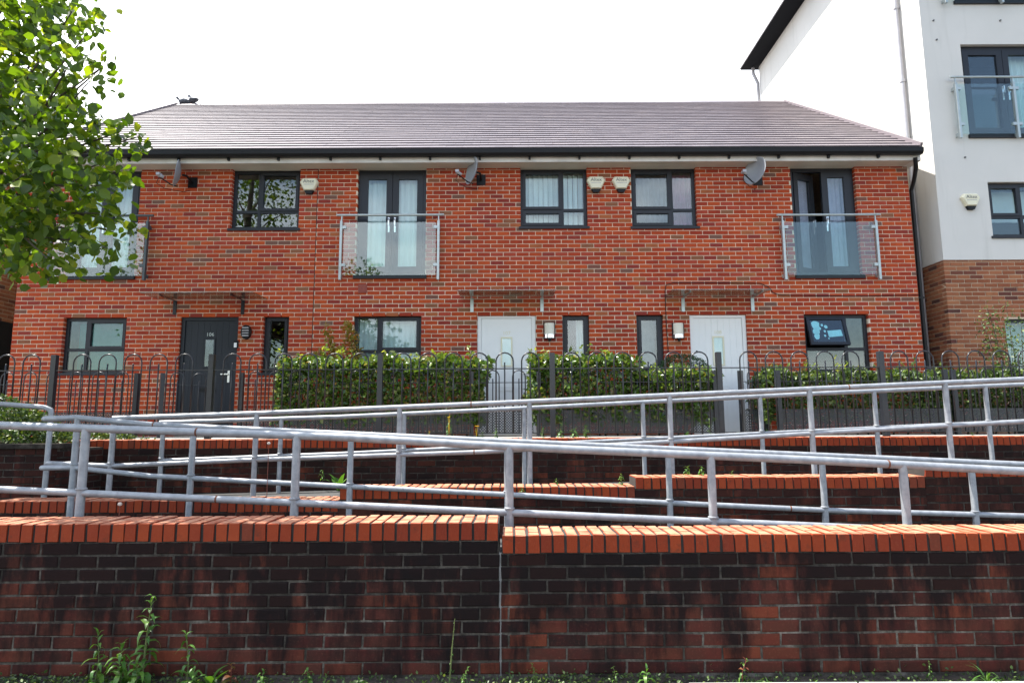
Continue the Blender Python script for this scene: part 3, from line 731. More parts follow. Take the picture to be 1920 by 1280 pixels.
SL = math.sqrt((YR - YE) ** 2 + (ZR - ZE) ** 2); RD = Vector((0, (YR - YE) / SL, (ZR - ZE) / SL)); RN = Vector((0, -RD.z, RD.y))
TW, TG = 0.28, 0.235
def tile_mesh():
    P = lambda x, s, n: Vector((x, 0, 0)) + RD * s + RN * n
    v = [P(-.1388, 0, .010), (P(.1388, 0, .010)), P(.1388, TG + .05, -.010), P(-.1388, TG + .05, -.010), P(-.1388, 0, .033), P(.1388, 0, .033), P(.1388, TG + .05, .008), P(-.1388, TG + .05, .008)]
    me = bpy.data.meshes.new('roof_tile'); me.from_pydata(v, [], [(0, 1, 5, 4), (1, 2, 6, 5), (2, 3, 7, 6), (3, 0, 4, 7), (4, 5, 6, 7), (3, 2, 1, 0)]); me.materials.append(m_tile); me.update()
    return me, v
T_ME, T_V = tile_mesh()
def house(label, x0, x1, keys, first, last):
    h = thing('terraced_house', ((x0 + x1) / 2, F, ZH), label, 'house', None)
    Fr = frame((0, F, 0), 0); holes = [O[k] for k in keys]
    mb = MB(); sheet(mb, Fr, x0, x1, ZH - .1, ZS + .02, holes, .007, .14)
    yb = F + 9.5                               # closed shell: sides, back, inner faces, floor
    for x in (x0 + .0, x1 - .0):
        g = .002 if x == x0 else -.002
        mb._add([(x + g, F + .007, ZH - .1), (x + g, yb, ZH - .1), (x + g, yb, ZS), (x + g, YR, ZR - .12), (x + g, F + .007, ZS)], [(0, 1, 2, 3, 4)])
    mb.quad((x0, yb, ZH - .1), (x1, yb, ZH - .1), (x1, yb, ZS), (x0, yb, ZS))
    w = mb.build('wall', m_mortar, h)
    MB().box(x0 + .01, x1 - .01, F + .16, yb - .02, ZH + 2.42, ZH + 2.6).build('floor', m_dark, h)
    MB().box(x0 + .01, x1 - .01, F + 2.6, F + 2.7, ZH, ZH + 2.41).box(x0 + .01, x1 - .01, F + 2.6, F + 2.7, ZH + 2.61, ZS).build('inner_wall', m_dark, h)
    rs = [r for r in ALLB if x0 <= (r[0] + r[1]) / 2 < x1]
    hx = (x0 + x1) / 2
    brickwork(w, Fr, 0, rs, hb_meshes, m_hbrick, 300, lambda r: abs(r[2] - 2.95) * 2.2 + abs((r[0] + r[1]) / 2 - hx) * .35)
    # roof
    e0, e1 = x0 - (.06 if first else 0), x1 + (.06 if last else 0)
    rb = MB()
    b0, b1 = Vector((0, YE + .02, ZE - .03)), Vector((0, YR, ZR - .03)); bk = Vector((0, 2 * YR - YE, ZE - .03))
    V = lambda x, p, d=0: (x, p.y, p.z - d)
    for p, q in ((b0, b1), (b1, bk)):
        rb._add([V(e0, p), V(e1, p), V(e1, q), V(e0, q), V(e0, p, .1), V(e1, p, .1), V(e1, q, .1), V(e0, q, .1)], [(0, 1, 2, 3), (7, 6, 5, 4), (0, 4, 5, 1), (1, 5, 6, 2), (2, 6, 7, 3), (3, 7, 4, 0)])
    rf = rb.build('roof', m_tile, h)
    rows = int(SL / TG) ; far = MB()
    nt_ = int(round((e1 - e0) / TW)); st = (e1 - e0) / nt_
    for i in range(rows + 1):
        for k in range(nt_):
            x = e0 + st * (k + .5); s = i * TG
            kx = st / TW
            if i % 2:
                x += st / 2
                if last and k == nt_ - 1: x -= st * .25; kx *= .5
            if s + TG + .05 > SL: s = SL - TG - .05 if s < SL - .05 else None
            if s is None: continue
            o = Vector((x, YE, ZE)) + RD * s + RN * random.uniform(-.001, .0012)
            if i < 15: inst('tile', T_ME, rf, o, scale=(kx, 1, 1))
            else: far._add([Vector((p.x * kx, p.y, p.z)) + o for p in T_V], [(0, 1, 5, 4), (1, 2, 6, 5), (2, 3, 7, 6), (3, 0, 4, 7), (4, 5, 6, 7)])
    if first:
        for i in range(1, rows, 2): o = Vector((e0 + st * .25, YE, ZE)) + RD * (i * TG); far._add([Vector((p.x * .5 * st / TW, p.y, p.z)) + o for p in T_V], [(0, 1, 5, 4), (1, 2, 6, 5), (3, 0, 4, 7), (4, 5, 6, 7)])
    far.build('upper_tiles', m_tile, rf, kind='stuff')
    nr = int((e1 - e0) / .45); sr = (e1 - e0) / nr
    for k in range(nr):
        a, b = e0 + sr * k + .002, e0 + sr * (k + 1) - .002
        MB().prism([(a, YR - .15, ZR - .075), (a, YR - .14, ZR - .05), (a, YR - .03, ZR + .03), (a, YR + .03, ZR + .03), (a, YR + .14, ZR - .05), (a, YR + .15, ZR - .075)], (b - a, 0, 0)).build('ridge_tile', m_tile, rf)
    for xe in ([e0 - .012] if first else []) + ([e1 - .03] if last else []):
        vg = MB(); q0, q1 = Vector((xe, YE - .02, ZE)) - RN * .06, Vector((xe, YR, ZR)) - RN * .06
        vg.prism([q0, q1, q1 + RN * .125, q0 + RN * .125], (.042, 0, 0)); vg.build('verge_trim', m_tile, rf)
    # eaves
    zf0, zf1 = at(960, 304, F - .28).z, ZE - .02
    MB().box(e0, e1, F - .28, F - .26, zf0, zf1).build('fascia', m_fascia, h)
    MB().box(e0, e1, F - .259, F + .12, ZS, ZS + .012).build('soffit', m_soffit, h)
    zg = at(960, 279, F - .4).z
    g = MB().prism([(e0, F - .285, zg), (e0, F - .285, zg - .085), (e0, F - .31, zg - .108), (e0, F - .375, zg - .108), (e0, F - .405, zg - .07), (e0, F - .41, zg)], (e1 - e0 - .001, 0, 0)).build('gutter', m_black, h)
    x = e0 + .3
    while x < e1:
        MB().box(x - .018, x + .018, F - .33, F - .281, zg - .15, zg - .1).build('gutter_bracket', m_black, g); x += .86
    if first or last:
        xe = e0 - .02 if first else e1 - .12
        MB().prism([(xe, F - .27, zf0), (xe, F - .27, zf1), (xe, F + .5, zf1 + .5), (xe, F + .5, zf0)], (.14, 0, 0)).build('bargeboard_end', m_fascia, h)
    return h
ALLB = courses(XL, XR, ZH - .075, ZS, list(O.values()) + [(J1 - .006, J1 + .006, 0, 9)], .1)
H1 = house('left red brick house with dark grey door, half behind the leafy tree', XL, J1, ('U1', 'U2', 'G1', 'N1', 'D1'), True, False)
H2 = house('middle red brick house of the terrace with white door and white blinds', J1, J2, ('U3', 'U4', 'G2', 'N2', 'D2'), False, False)
H3 = house('right end red brick house with white door and open top window', J2, XR, ('U5', 'U6', 'G3', 'N3', 'D3'), False, True)
MB().box(J1 - .007, J1 + .007, F + .004, F + .05, ZH, ZS).build('movement_joint', m_cmortar, H1)

fd, b = french(H1, O['U1']); curtain(fd, b[0], b[2], b[3], b[4], b[5] + .1, m_blind)
fd, b = french(H2, O['U3']); vblind(fd, b[0], b[2], b[3], b[4], b[5] + .07)
fd, b = french(H3, O['U6'], ajar=True); curtain(fd, b[0] + .62, b[2], b[3], b[4], b[5] + .12, m_pinkc); curtain(fd, b[0] - .02, b[0] + .1, b[3], b[4], b[5] + .45, m_purple)
w_, b = window(H1, O['U2'], .39, .70, {(1, 0)})
w_, b = window(H2, O['U4'], .63, .70, {(0, 0), (0, 1)}); vblind(w_, b[0], b[1], b[2], b[3], b[4] + .07)
w_, b = window(H3, O['U5'], .63, .70, {(0, 0), (0, 1)}); curtain(w_, b[1] - .3, b[1] + .02, b[2], b[3], b[4] + .1, m_purple); curtain(w_, b[0], b[1] - .32, b[2], b[3], b[4] + .25, plain('pale_net', (0.25, 0.27, 0.3), .9))
w_, b = window(H1, O['G1'], .35, .58, {(1, 0)}); curtain(w_, b[0], b[1], b[2], b[3], b[4] + .2, m_teal, .004, .3)
w_, b = window(H2, O['G2'], .36, .62, {(1, 0)}); vblind(w_, b[0], b[1], b[2], b[3], b[4] + .07)
w_, b = window(H3, O['G3'], .66, .60, set(), skip=((0, 0),))
# top-hung sash standing open
x0, x1, z0, z1 = O['G3']; xm = x0 + (x1 - x0) * .66; zm = z1 - (z1 - z0 - .034) * .60
a, bb, c, d = x0 + .05, xm - .016, zm + .02, z1 - .05; yh = F + .07
Ms = Matrix.Translation((0, yh, d)) @ Matrix.Rotation(R(-17), 4, 'X') @ Matrix.Translation((0, -yh, -d))
sh = MB()
for q in ((a, a + .05, c, d), (bb - .05, bb, c, d), (a + .05, bb - .05, d - .05, d), (a + .05, bb - .05, c, c + .05)): sh.box(q[0], q[1], yh - .03, yh + .02, q[2], q[3], None, Ms)
sh = sh.build('open_sash', m_frame, w_)
MB().box(a + .048, bb - .048, yh - .012, yh - .006, c + .048, d - .048, None, Ms).build('pane', m_glass, w_)
pp = MB()
for (u, v, r_) in ((.18, .72, .075), (.17, .5, .06), (.16, .32, .055), (.27, .6, .03), (.36, .72, .022), (.45, .66, .03), (.4, .5, .02), (.38, .34, .02), (.47, .24, .012)):
    X, Z = a + (bb - a) * (.05 + u * .95), c + (d - c) * v
    pp._add([Ms @ Vector((X + r_ * (1 + .25 * random.uniform(-1, 1)) * math.cos(k * .628), yh - .004, Z + r_ * 1.1 * math.sin(k * .628))) for k in range(10)], [tuple(range(10))])
X, Z = a + (bb - a) * .68, c + (d - c) * .42
pp.box(X - .12, X + .12, yh - .005, yh - .003, Z - .06, Z + .06, None, Ms @ Matrix.Translation((X, 0, Z)) @ Matrix.Rotation(R(-5), 4, 'Y') @ Matrix.Translation((-X, 0, -Z)))
pp.build('paper_cutouts', m_paper, w_)
for h_, k, f_ in ((H1, 'N1', m_dark), (H2, 'N2', m_blind), (H3, 'N3', None)):
    w_, b = window(h_, O[k], None, None, {(0, 0)})
    if k == 'N2': curtain(w_, b[0] + .2, b[1], b[2], b[3], b[4] + .1, m_blind)
    if k == 'N3': curtain(w_, b[0], b[1], b[2], b[3], b[4] + .3, plain('grey_net', (0.3, 0.33, 0.36), .9), .004, .3)
balcony(H1, O['U1'], F, plain('dark_balcony_metal', (0.06, 0.075, 0.08), .4, .2)); balcony(H2, O['U3'], F); balcony(H3, O['U6'], F)
canopy(H1, 262, 474, 549, 329, 456, m_frame); canopy(H2, 858, 1042, 544, 885, 1016, m_balc); canopy(H3, 1262, 1447, 543, 1280, 1410, m_balc)
door(H1, O['D1'], m_grey, m_grey, '106', -1, m_glass, m_grey)
door(H2, O['D2'], m_white, m_white, '107', -1, m_glass, m_cream)
door(H3, O['D3'], m_white, m_white, '108', 1, m_glass, m_cream)
# air brick
p = at(680, 541, F)
v = MB(); v.box(p.x - .075, p.x + .075, F - .012, F + .02, p.z - .075, p.z + .075)
for k in range(4): v.box(p.x - .065, p.x + .065, F - .016, F - .011, p.z - .06 + k * .034, p.z - .045 + k * .034)
v.build('air_vent', m_vent, H2)
# right-hand downpipe of the terrace, in the gap
pw = MB().tube([(XR - .06, F - .34, ZS + .02), (XR - .02, F - .28, ZS - .14), (XR + .06, F - .06, ZS - .3), (XR + .075, F + .05, ZS - .42), (XR + .075, F + .05, ZH)], .034, 10).build('downpipe', m_black, H3, True)
for zz in (1.9, 3.6): MB().box(XR - .002, XR + .12, F + .02, F + .08, zz, zz + .03).build('pipe_clip', m_black, pw)

# ------------------------------------------------------------------ white apartment block on the right
XT = at(1768, 487, F).x; XT1 = XT + 7.5; YT1 = F + 7.25; ZB = at(1768, 487.5, F).z; ZTOP = at(1412, 130, YT1 + .1).z
tw = thing('apartment_block', (XT + 2, F, ZH), 'white rendered apartment block with brown brick base and thin dark flat roof', 'building')
def trect(l, t, r_, b): a_, b_ = at(l, t, F), at(r_, b, F); return (a_.x, b_.x, b_.z, a_.z)
q1 = rect((1795, 86), (1960, 82), (1822, 258), (1985, 258)); q2 = rect((1849, 342), (1975, 341), (1863, 446), (1990, 446)); q3 = (q1[0] - .02, q1[1] - .02, at(1790, 8, F).z, at(1790, 8, F).z + 2.15)
q4 = rect((1885, 598), (2000, 597), (1893, 702), (2010, 702))
Ft = frame((0, F, 0), 0); mb = MB(); sheet(mb, Ft, XT, XT1, ZB, ZTOP, [q1, q2, q3], -.012, .12)
mb.quad((XT, F - .012, ZB), (XT, YT1, ZB), (XT, YT1, ZTOP), (XT, F - .012, ZTOP))
mb.quad((XT, YT1, ZH), (XT1, YT1, ZH), (XT1, YT1, ZTOP), (XT, YT1, ZTOP)); mb.quad((XT1, F, ZH), (XT1, YT1, ZH), (XT1, YT1, ZTOP), (XT1, F, ZTOP))
mb.quad((XT, F - .012, ZB), (XT1, F - .012, ZB), (XT1, F + .3, ZB), (XT, F + .3, ZB))
mb.build('rendered_wall', m_render, tw)
mb = MB(); sheet(mb, Ft, XT + .012, XT1, ZH - .1, ZB, [q4], .009, .12)
mb.quad((XT + .012, F + .009, ZH - .1), (XT + .012, YT1, ZH - .1), (XT + .012, YT1, ZB), (XT + .012, F + .009, ZB))
bw = mb.build('brick_base', m_tmortar, tw)
brickwork(bw, Ft, 0, courses(XT + .006, XT + 2.6, ZH - .06, ZB - .006, [q4]), tb_meshes, m_tbrick, 300, lambda r: r[0])
Fs = frame((XT + .004, F + .105, 0), R(-90))
brickwork(bw, Fs, R(-90), courses(-1.6, 0, ZH - .06, ZB - .006, [], .06), tb_meshes, m_tbrick, 100, lambda r: -r[1], 'side_bricks', .06)
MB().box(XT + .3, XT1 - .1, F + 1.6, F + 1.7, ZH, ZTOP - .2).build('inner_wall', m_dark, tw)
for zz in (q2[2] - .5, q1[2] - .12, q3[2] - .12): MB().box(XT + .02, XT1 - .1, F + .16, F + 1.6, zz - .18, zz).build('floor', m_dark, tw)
MB().box(XT - .5, XT1 + .5, F - .5, YT1 + .15, ZTOP, ZTOP + .03).build('roof', m_roofund, tw)
MB().box(XT - .52, XT1 + .52, F - .52, YT1 + .17, ZTOP + .032, ZTOP + .16).build('roof_edge', m_leadm, tw)
for q in (q1, q3):
    fd, b = french(tw, q, F - .012); curtain(fd, b[1] + .1, b[2], b[3], b[4], b[5] + .1, m_blind); balcony(tw, q, F - .012, m_balc, mid=True)
w_, b = window(tw, q2, .5, .62, {(0, 0)}, F - .012); curtain(w_, b[0], b[1], b[2] + .3, b[3], b[4] + .2, m_blind, .005, .3)
w_, b = window(tw, q4, .5, None, set()); curtain(w_, b[0], b[1], b[2], b[3], b[4] + .15, m_teal, .004, .3)
for px_, py_ in ((1749, 40), (1874, 40), (1755, 76), (1808, 296)):
    p = at(px_, py_, F); MB().lathe([(0, -.02), (.016, -.02), (.016, .0)], (p.x, F - .012, p.z), 8, Matrix.Rotation(R(-90), 3, 'X')).build('wall_plug', m_ink, tw)
xp, yp = XT - .06, F + .55
dp = MB().tube([(xp, yp, ZH), (xp, yp, ZTOP - .02)], .04, 10).build('downpipe', m_leadm, tw, True)
z = ZS + .4
while z < ZTOP - .3:
    MB().tube([(xp, yp, z), (xp, yp, z + .05)], .052, 10).box(xp, XT, yp - .015, yp + .015, z, z + .05).build('pipe_clip', m_leadm, dp); z += 1.5
xb = XT - .05
MB().tube([(xb, YT1 + .02, ZH), (xb, YT1 + .02, ZTOP - .5), (xb - .12, YT1 + .02, ZTOP - .2), (xb - .12, YT1 + .02, ZTOP - .01)], .05, 10).build('downpipe', m_leadm, tw, True)

# ------------------------------------------------------------------ neighbour on the left
XN = -9.42
nb = thing('brick_house', (XN - 4, F + 3, ZH), 'dark shaded brick side wall of the neighbouring house at the far left', 'house')
mb = MB(); mb.box(XN - 8, XN - .008, F + .15, F + 9, ZH - .1, 6.0); nw = mb.build('wall', m_tmortar, nb)
Fn = frame((XN, F + .15, 0), R(90))
brickwork(nw, Fn, R(90), courses(0, 3.4, ZH, 6.0, []), tb_meshes, m_tbrick, 240, lambda r: r[0] + abs(r[2] - 2.6) * .5, 'far_bricks', .06)
rb = MB(); rb.prism([(XN - 8.2, F - .1, 5.95), (XN - 8.2, F + 9.2, 5.95), (XN - 8.2, F + 4.6, 9.0)], (8.4, 0, 0)); rb.build('roof', m_tile, nb)
MB().box(XN - .02, XN + .03, F + .5, F + 1.45, ZH, ZH + 2.1).build('side_door', m_black, nb)
# ------------------------------------------------------------------ things fixed to the walls
def alarm(px, py, Y, label, grp=True):
    p = at(px, py, Y); k = 1 / 104.0
    t = thing('alarm_box', (p.x, Y, p.z), label, 'alarm box', 'cream alarm boxes on the walls')
    out = [(-12, 13), (12, 13), (17, 6), (9, -10), (-9, -10), (-17, 6)]
    pr = lambda s, y: [(p.x + a * k * s, y, p.z + b * k * s) for a, b in out]
    A, B, C = pr(1, Y), pr(1, Y - .05), pr(.86, Y - .075)
    mb = MB(); mb._add(A + B + C, [(i, (i + 1) % 6, 6 + (i + 1) % 6, 6 + i) for i in range(6)] + [(6 + i, 6 + (i + 1) % 6, 12 + (i + 1) % 6, 12 + i) for i in range(6)] + [tuple(range(12, 18))])
    mb.build('cover', m_cream, t)
    z0 = p.z - 10 * k
    MB().prism([(p.x - 8.5 * k, Y, z0 - .002), (p.x + 8.5 * k, Y, z0 - .002), (p.x + 5 * k, Y, z0 - .062), (p.x - 5 * k, Y, z0 - .062)], (0, -.055, 0)).build('strobe_lens', m_black, t)
    text('lettering', 'Altex', .088, m_ink, t, (p.x, Y - .0765, p.z + 6.3 * k))
    ln = MB(); x = p.x - .085
    while x < p.x + .08: w = random.uniform(.008, .02); ln.box(x, x + w, Y - .0775, Y - .0752, p.z - .002, p.z + .009); x += w + .006
    ln.build('small_print', m_leadm, t)
alarm(581, 349, F, 'cream alarm box between the dark window and the movement joint on the left house')
alarm(1117, 346, F, 'left one of the two cream alarm boxes side by side at the house party line')
alarm(1164, 346, F, 'right one of the two cream alarm boxes side by side at the house party line')
alarm(1817, 378, F - .012, 'cream alarm box on the white rendered wall at the right')
def dish(px, py, label):
    p = at(px, py, F - .25)
    t = thing('satellite_dish', (p.x, F, p.z), label, 'satellite dish', 'satellite dishes under the eaves')
    n = Vector((-.87, -.43, .13)).normalized(); c = Vector((p.x, F - .25, p.z))
    a = Vector((0, 0, 1)) - n * n.z; a.normalize(); b = a.cross(n)
    M3 = Matrix((b, a, n)).transposed()
    Rr = .235
    prof = [(Rr * i / 7, .30 * (Rr * i / 7) ** 2 / (Rr * Rr) * .22) for i in range(8)]
    prof2 = prof + [(Rr + .008, prof[-1][1] + .002), (Rr + .006, prof[-1][1] - .008)] + [(r_, z_ - .01) for r_, z_ in prof[::-1]]
    MB().lathe(prof2, c, 28, M3).build('reflector', m_dishm, t, True)
    lo = c + M3 @ Vector((0, -Rr * .95, .05)); foc = c + n * .30 + a * (-.10)
    MB().tube([lo - n * .05, lo + n * .05, foc - a * .04], .011, 8).build('arm', m_black, t, True)
    l = MB(); l.tube([foc - n * .03 - a * .02, foc + n * .02 - a * .01], .03, 10); l.tube([foc - n * .07 - a * .025, foc - n * .03 - a * .02], [.022, .03], 10); l.box(-.03, .03, -.045, .045, -.02, .025, .5, Matrix.Translation(foc + n * .01))
    l.build('receiver', m_leadm, t, True)
    bk = c - n * .03
    MB().tube([bk, bk - n * .07, Vector((p.x + .1, F - .1, p.z - .05)), Vector((p.x + .1, F, p.z - .06))], .02, 8).box(p.x + .02, p.x + .18, F - .014, F, p.z - .15, p.z + .04).build('wall_mount', m_black, t)
    q = foc
    MB().tube([q - a * .05, q - a * .16 + n * .02, q - a * .22 - n * .12, Vector((p.x, F - .1, p.z - .26)), Vector((p.x + .06, F - .008, p.z - .2))], .005, 6).build('cable', m_black, t, True)
dish(338, 327, 'satellite dish seen edge-on, left of the upper window of the left house')
dish(890, 322, 'satellite dish under the eaves between french door and window of the middle house')
dish(1420, 322, 'satellite dish seen broadside near the eaves of the right house')
def lamp(px, py, label):
    p = at(px, py, F)
    t = thing('wall_lamp', (p.x, F, p.z), label, 'wall lamp', 'cream wall lamps beside white doors')
    half = lambda r_, z0, z1, y: [(p.x + r_ * math.cos(w), y - r_ * .9 * abs(math.sin(w)), z) for z in (z0, z1) for w in [math.pi * i / 10 for i in range(11)]]
    def hc(r_, z0, z1, y):
        v = half(r_, z0, z1, y); return MB()._add(v, [(i, i + 1, 12 + i, 11 + i) for i in range(10)] + [tuple(range(11)), tuple(range(11, 22))[::-1]])
    hc(.085, p.z - .05, p.z + .14, F - .03).build('shade', m_lamp, t)
    hc(.088, p.z - .115, p.z - .051, F - .03).build('base', m_silver, t)
    MB().box(p.x - .1, p.x + .1, F - .03, F, p.z - .12, p.z + .15).build('back_plate', m_black, t)
    MB().lathe([(0, -.06), (.02, -.055), (.028, -.03), (.03, 0)], (p.x, F - .07, p.z - .115), 12).build('sensor', m_black, t, True)
lamp(1030, 622, 'cream wall lamp beside the middle white door, left of the narrow window')
lamp(1271, 622, 'cream wall lamp beside the right white door, right of the narrow window')
p = at(463, 623, F)
t = thing('wall_lamp', (p.x, F, p.z), 'black louvred bulkhead lamp beside the dark grey door', 'wall lamp')
MB().prism([(p.x + .085 * math.cos(w) * (1 if abs(math.cos(w)) < .8 else 1), F, p.z + .125 * math.sin(w)) for w in [i * .5236 for i in range(12)]], (0, -.06, 0)).build('housing', m_black, t)
for k in range(4): MB().box(p.x - .055, p.x + .055, F - .075, F - .06, p.z - .075 + k * .045, p.z - .055 + k * .045).build('louvre', m_leadm, t)
p = at(443, 646, F)
t = thing('doorbell', (p.x, F, p.z), 'small white doorbell on a black plate beside the dark grey door', 'doorbell')
MB().box(p.x - .04, p.x + .04, F - .012, F, p.z - .06, p.z + .07).build('plate', m_black, t)
MB().box(p.x - .03, p.x + .015, F - .024, F - .012, p.z - .05, p.z + .03).build('button', m_white, t)
c = [at(*q, F - .012) for q in ((1255, 690), (1249, 600), (1247, 545), (1249, 534), (1262, 530), (1340, 530), (1425, 531), (1441, 538), (1450, 549), (1462, 553), (1600, 555), (1722, 553))]
cb = MB().tube(c, .0065, 6).build('cable', m_black, None, True, org=c[0]); tag(cb, 'thin black cable running over the right canopy and along the brick wall', 'cable')

# ------------------------------------------------------------------ fences
def hoop_mesh(w, h, zr, r=.010):
    """hairpin: two bars joined by a half round, centre bar ending just above the rail zr"""
    pts = [(-w / 2, 0, 0), (-w / 2, 0, h - w / 2)] + [(-w / 2 * math.cos(a), 0, h - w / 2 + w / 2 * math.sin(a)) for a in [math.pi * i / 8 for i in range(1, 8)]] + [(w / 2, 0, h - w / 2), (w / 2, 0, 0)]
    mb = MB(); mb.tube(pts, r, 6)
    me = mb.mesh('hoop', m_fence, smooth=True)
    mb2 = MB(); mb2.tube([(0, 0, 0), (0, 0, zr + .085), (0, 0, zr + .092)], [r, r, r * .4], 6)
    return me, mb2.mesh('bar', m_fence, smooth=True)
FZ0 = at(960, 812, Y_FENCE).z; FZR = at(960, 691, Y_FENCE).z; FZT = at(960, 661, Y_FENCE).z
HO, BA = hoop_mesh(.232, FZT - FZ0, FZR - FZ0)
fe = thing('railing_fence', (0, Y_FENCE, FZ0 - .06), 'tall dark bow-top railing fence along the top of the upper wall', 'fence')
fx = [at(p_, 740, Y_FENCE).x for p_ in (-230, 97, 394, 712, 1036, 1350, 1656, 1968)]
for x in fx: MB().box(x - .034, x + .034, Y_FENCE - .034, Y_FENCE + .034, FZ0 - .12, FZT - .005).build('post', m_fence, fe)
for a, b in zip(fx, fx[1:]):
    for z in (FZR, FZ0): MB().box(a + .034, b - .034, Y_FENCE - .02, Y_FENCE + .02, z - .006, z + .006).build('rail', m_fence, fe)
    n = int((b - a - .12) / .345); s = a + (b - a - n * .345) / 2 + .1725
    for i in range(n):
        x = s + i * .345
        inst('hoop', HO, fe, (x, Y_FENCE, FZ0)); inst('bar', BA, fe, (x, Y_FENCE, FZ0))
# inner garden fences, lower, with perforated kick plates
IZ0 = ZH + .03; IZT = at(960, 694, Y_INNER).z; IZR = at(960, 717, Y_INNER).z
HI, BI = hoop_mesh(.19, IZT - IZ0, IZR - IZ0 - .03, .0085)
def inner(name, label, cat, a, b, posts=True, gate=False, rz=0.0, group=None):
    t = thing(name, (a, Y_INNER, IZ0), label, cat, group)
    Mr = Matrix.Translation((a, Y_INNER, 0)) @ Matrix.Rotation(rz, 4, 'Z') @ Matrix.Translation((-a, -Y_INNER, 0))
    if posts:
        for x in (a, b): MB().box(x - .03, x + .03, Y_INNER - .03, Y_INNER + .03, ZH - .02, IZT - .02, None, Mr).build('post', m_fence, t)
    for z in (IZR, IZ0 + .02): MB().box(a + .03, b - .03, Y_INNER - .012, Y_INNER + .012, z - .005, z + .005, None, Mr).build('rail', m_fence, t)
    zp = IZ0 + .33
    MB().box(a + .035, b - .035, Y_INNER - .011, Y_INNER - .009, IZ0 + .028, zp, None, Mr).build('perforated_panel', m_perf, t)
    MB().box(a + .035, b - .035, Y_INNER - .013, Y_INNER - .005, zp, zp + .012, None, Mr).build('panel_edge', m_fence, t)
    n = max(1, int((b - a - .1) / .30)); st = (b - a - .1) / n
    for i in range(n):
        w = Mr @ Vector((a + .05 + st * (i + .5), Y_INNER, IZ0))
        inst('hoop', HI, t, w, rz); inst('bar', BI, t, w, rz)
    if gate:
        MB().box(b - .07, b - .02, Y_INNER - .05, Y_INNER - .013, IZR - .12, IZR - .07, None, Mr).build('latch', m_black, t)
X_ = lambda p_: at(p_, 740, Y_INNER).x
inner('garden_fence', 'lower bow-top fence in front of the left house window', 'fence', X_(-60), X_(255))
inner('garden_gate', 'low bow-top gate standing open before the dark grey door', 'gate', X_(303), X_(392), gate=True, rz=R(38))
inner('garden_fence', 'lower bow-top fence with perforated foot behind the left end of the big hedge', 'fence', X_(452), X_(884))
inner('garden_gate', 'closed low gate with perforated panel before the middle white door', 'gate', X_(893), X_(1004), posts=False, gate=True)
inner('garden_fence', 'lower bow-top fence with perforated foot between the two white doors', 'fence', X_(1010), X_(1341))
inner('garden_gate', 'low gate with perforated panel swung half open before the right white door', 'gate', X_(1390), X_(1452), gate=True, rz=R(30))
inner('garden_fence', 'lower bow-top fence before the right house and its trimmed hedge', 'fence', X_(1460), X_(1775))
inner('garden_fence', 'lower bow-top fence in front of the brown brick base at the right', 'fence', X_(1790), X_(2080))

# ------------------------------------------------------------------ foliage
def leafmesh(name, P, size, mat, parent, aspect=.6, up=.35, out=None, fold=.18, kind=None, hang=0.0):
    """P (n,3) leaf positions; five-vertex folded leaves turned at random"""
    n = len(P); P = np.asarray(P, float); org = np.array(ORG[parent.name])
    d = RNG.normal(size=(n, 3)); d[:, 2] -= hang
    if out is not None: d += out * .9
    d /= np.linalg.norm(d, axis=1, keepdims=True)
    nn = RNG.normal(size=(n, 3)); nn[:, 2] += up * 3
    if out is not None: nn += out * .8
    nn -= d * np.sum(nn * d, 1, keepdims=True); nn /= np.linalg.norm(nn, axis=1, keepdims=True)
    w = np.cross(d, nn)
    s = size * RNG.uniform(.65, 1.25, (n, 1)); b = P - org
    vs = np.stack([b, b + d * s * .22 + w * s * aspect * .38, b + d * s * .6 + w * s * aspect * .44 , b + d * s - nn * s * fold, b + d * s * .6 - w * s * aspect * .44, b + d * s * .22 - w * s * aspect * .38, b + d * s * .5 - nn * s * fold * .7], 1)
    vs = vs.reshape(-1, 3)
    base = (np.arange(n) * 7)[:, None, None]
    tri = np.array([(0, 6, 1), (1, 6, 2), (2, 6, 3), (3, 6, 4), (4, 6, 5), (5, 6, 0)])[None]
    fs = (base + tri).reshape(-1, 3)
    me = bpy.data.meshes.new(name)
    me.vertices.add(len(vs)); me.vertices.foreach_set('co', vs.ravel())
    me.loops.add(fs.size); me.loops.foreach_set('vertex_index', fs.ravel())
    me.polygons.add(len(fs)); me.polygons.foreach_set('loop_start', np.arange(0, fs.size, 3))
    me.update(calc_edges=True)
    a = me.attributes.new('rnd', 'FLOAT', 'FACE'); a.data.foreach_set('value', np.repeat(RNG.random(n) * .999, 6).astype(np.float32))
    me.materials.append(mat)
    o = bpy.data.objects.new(name, me); COL.objects.link(o); o.parent = parent; ORG[o.name] = ORG[parent.name]
    if kind: o['kind'] = kind
    return o
def vnoise(x, seed):
    r = np.random.default_rng(seed); ph = r.uniform(0, 6.28, 6); fr = r.uniform(1.2, 7, 6)
    return sum(np.sin(x * f + p_) for f, p_ in zip(fr, ph)) / 6
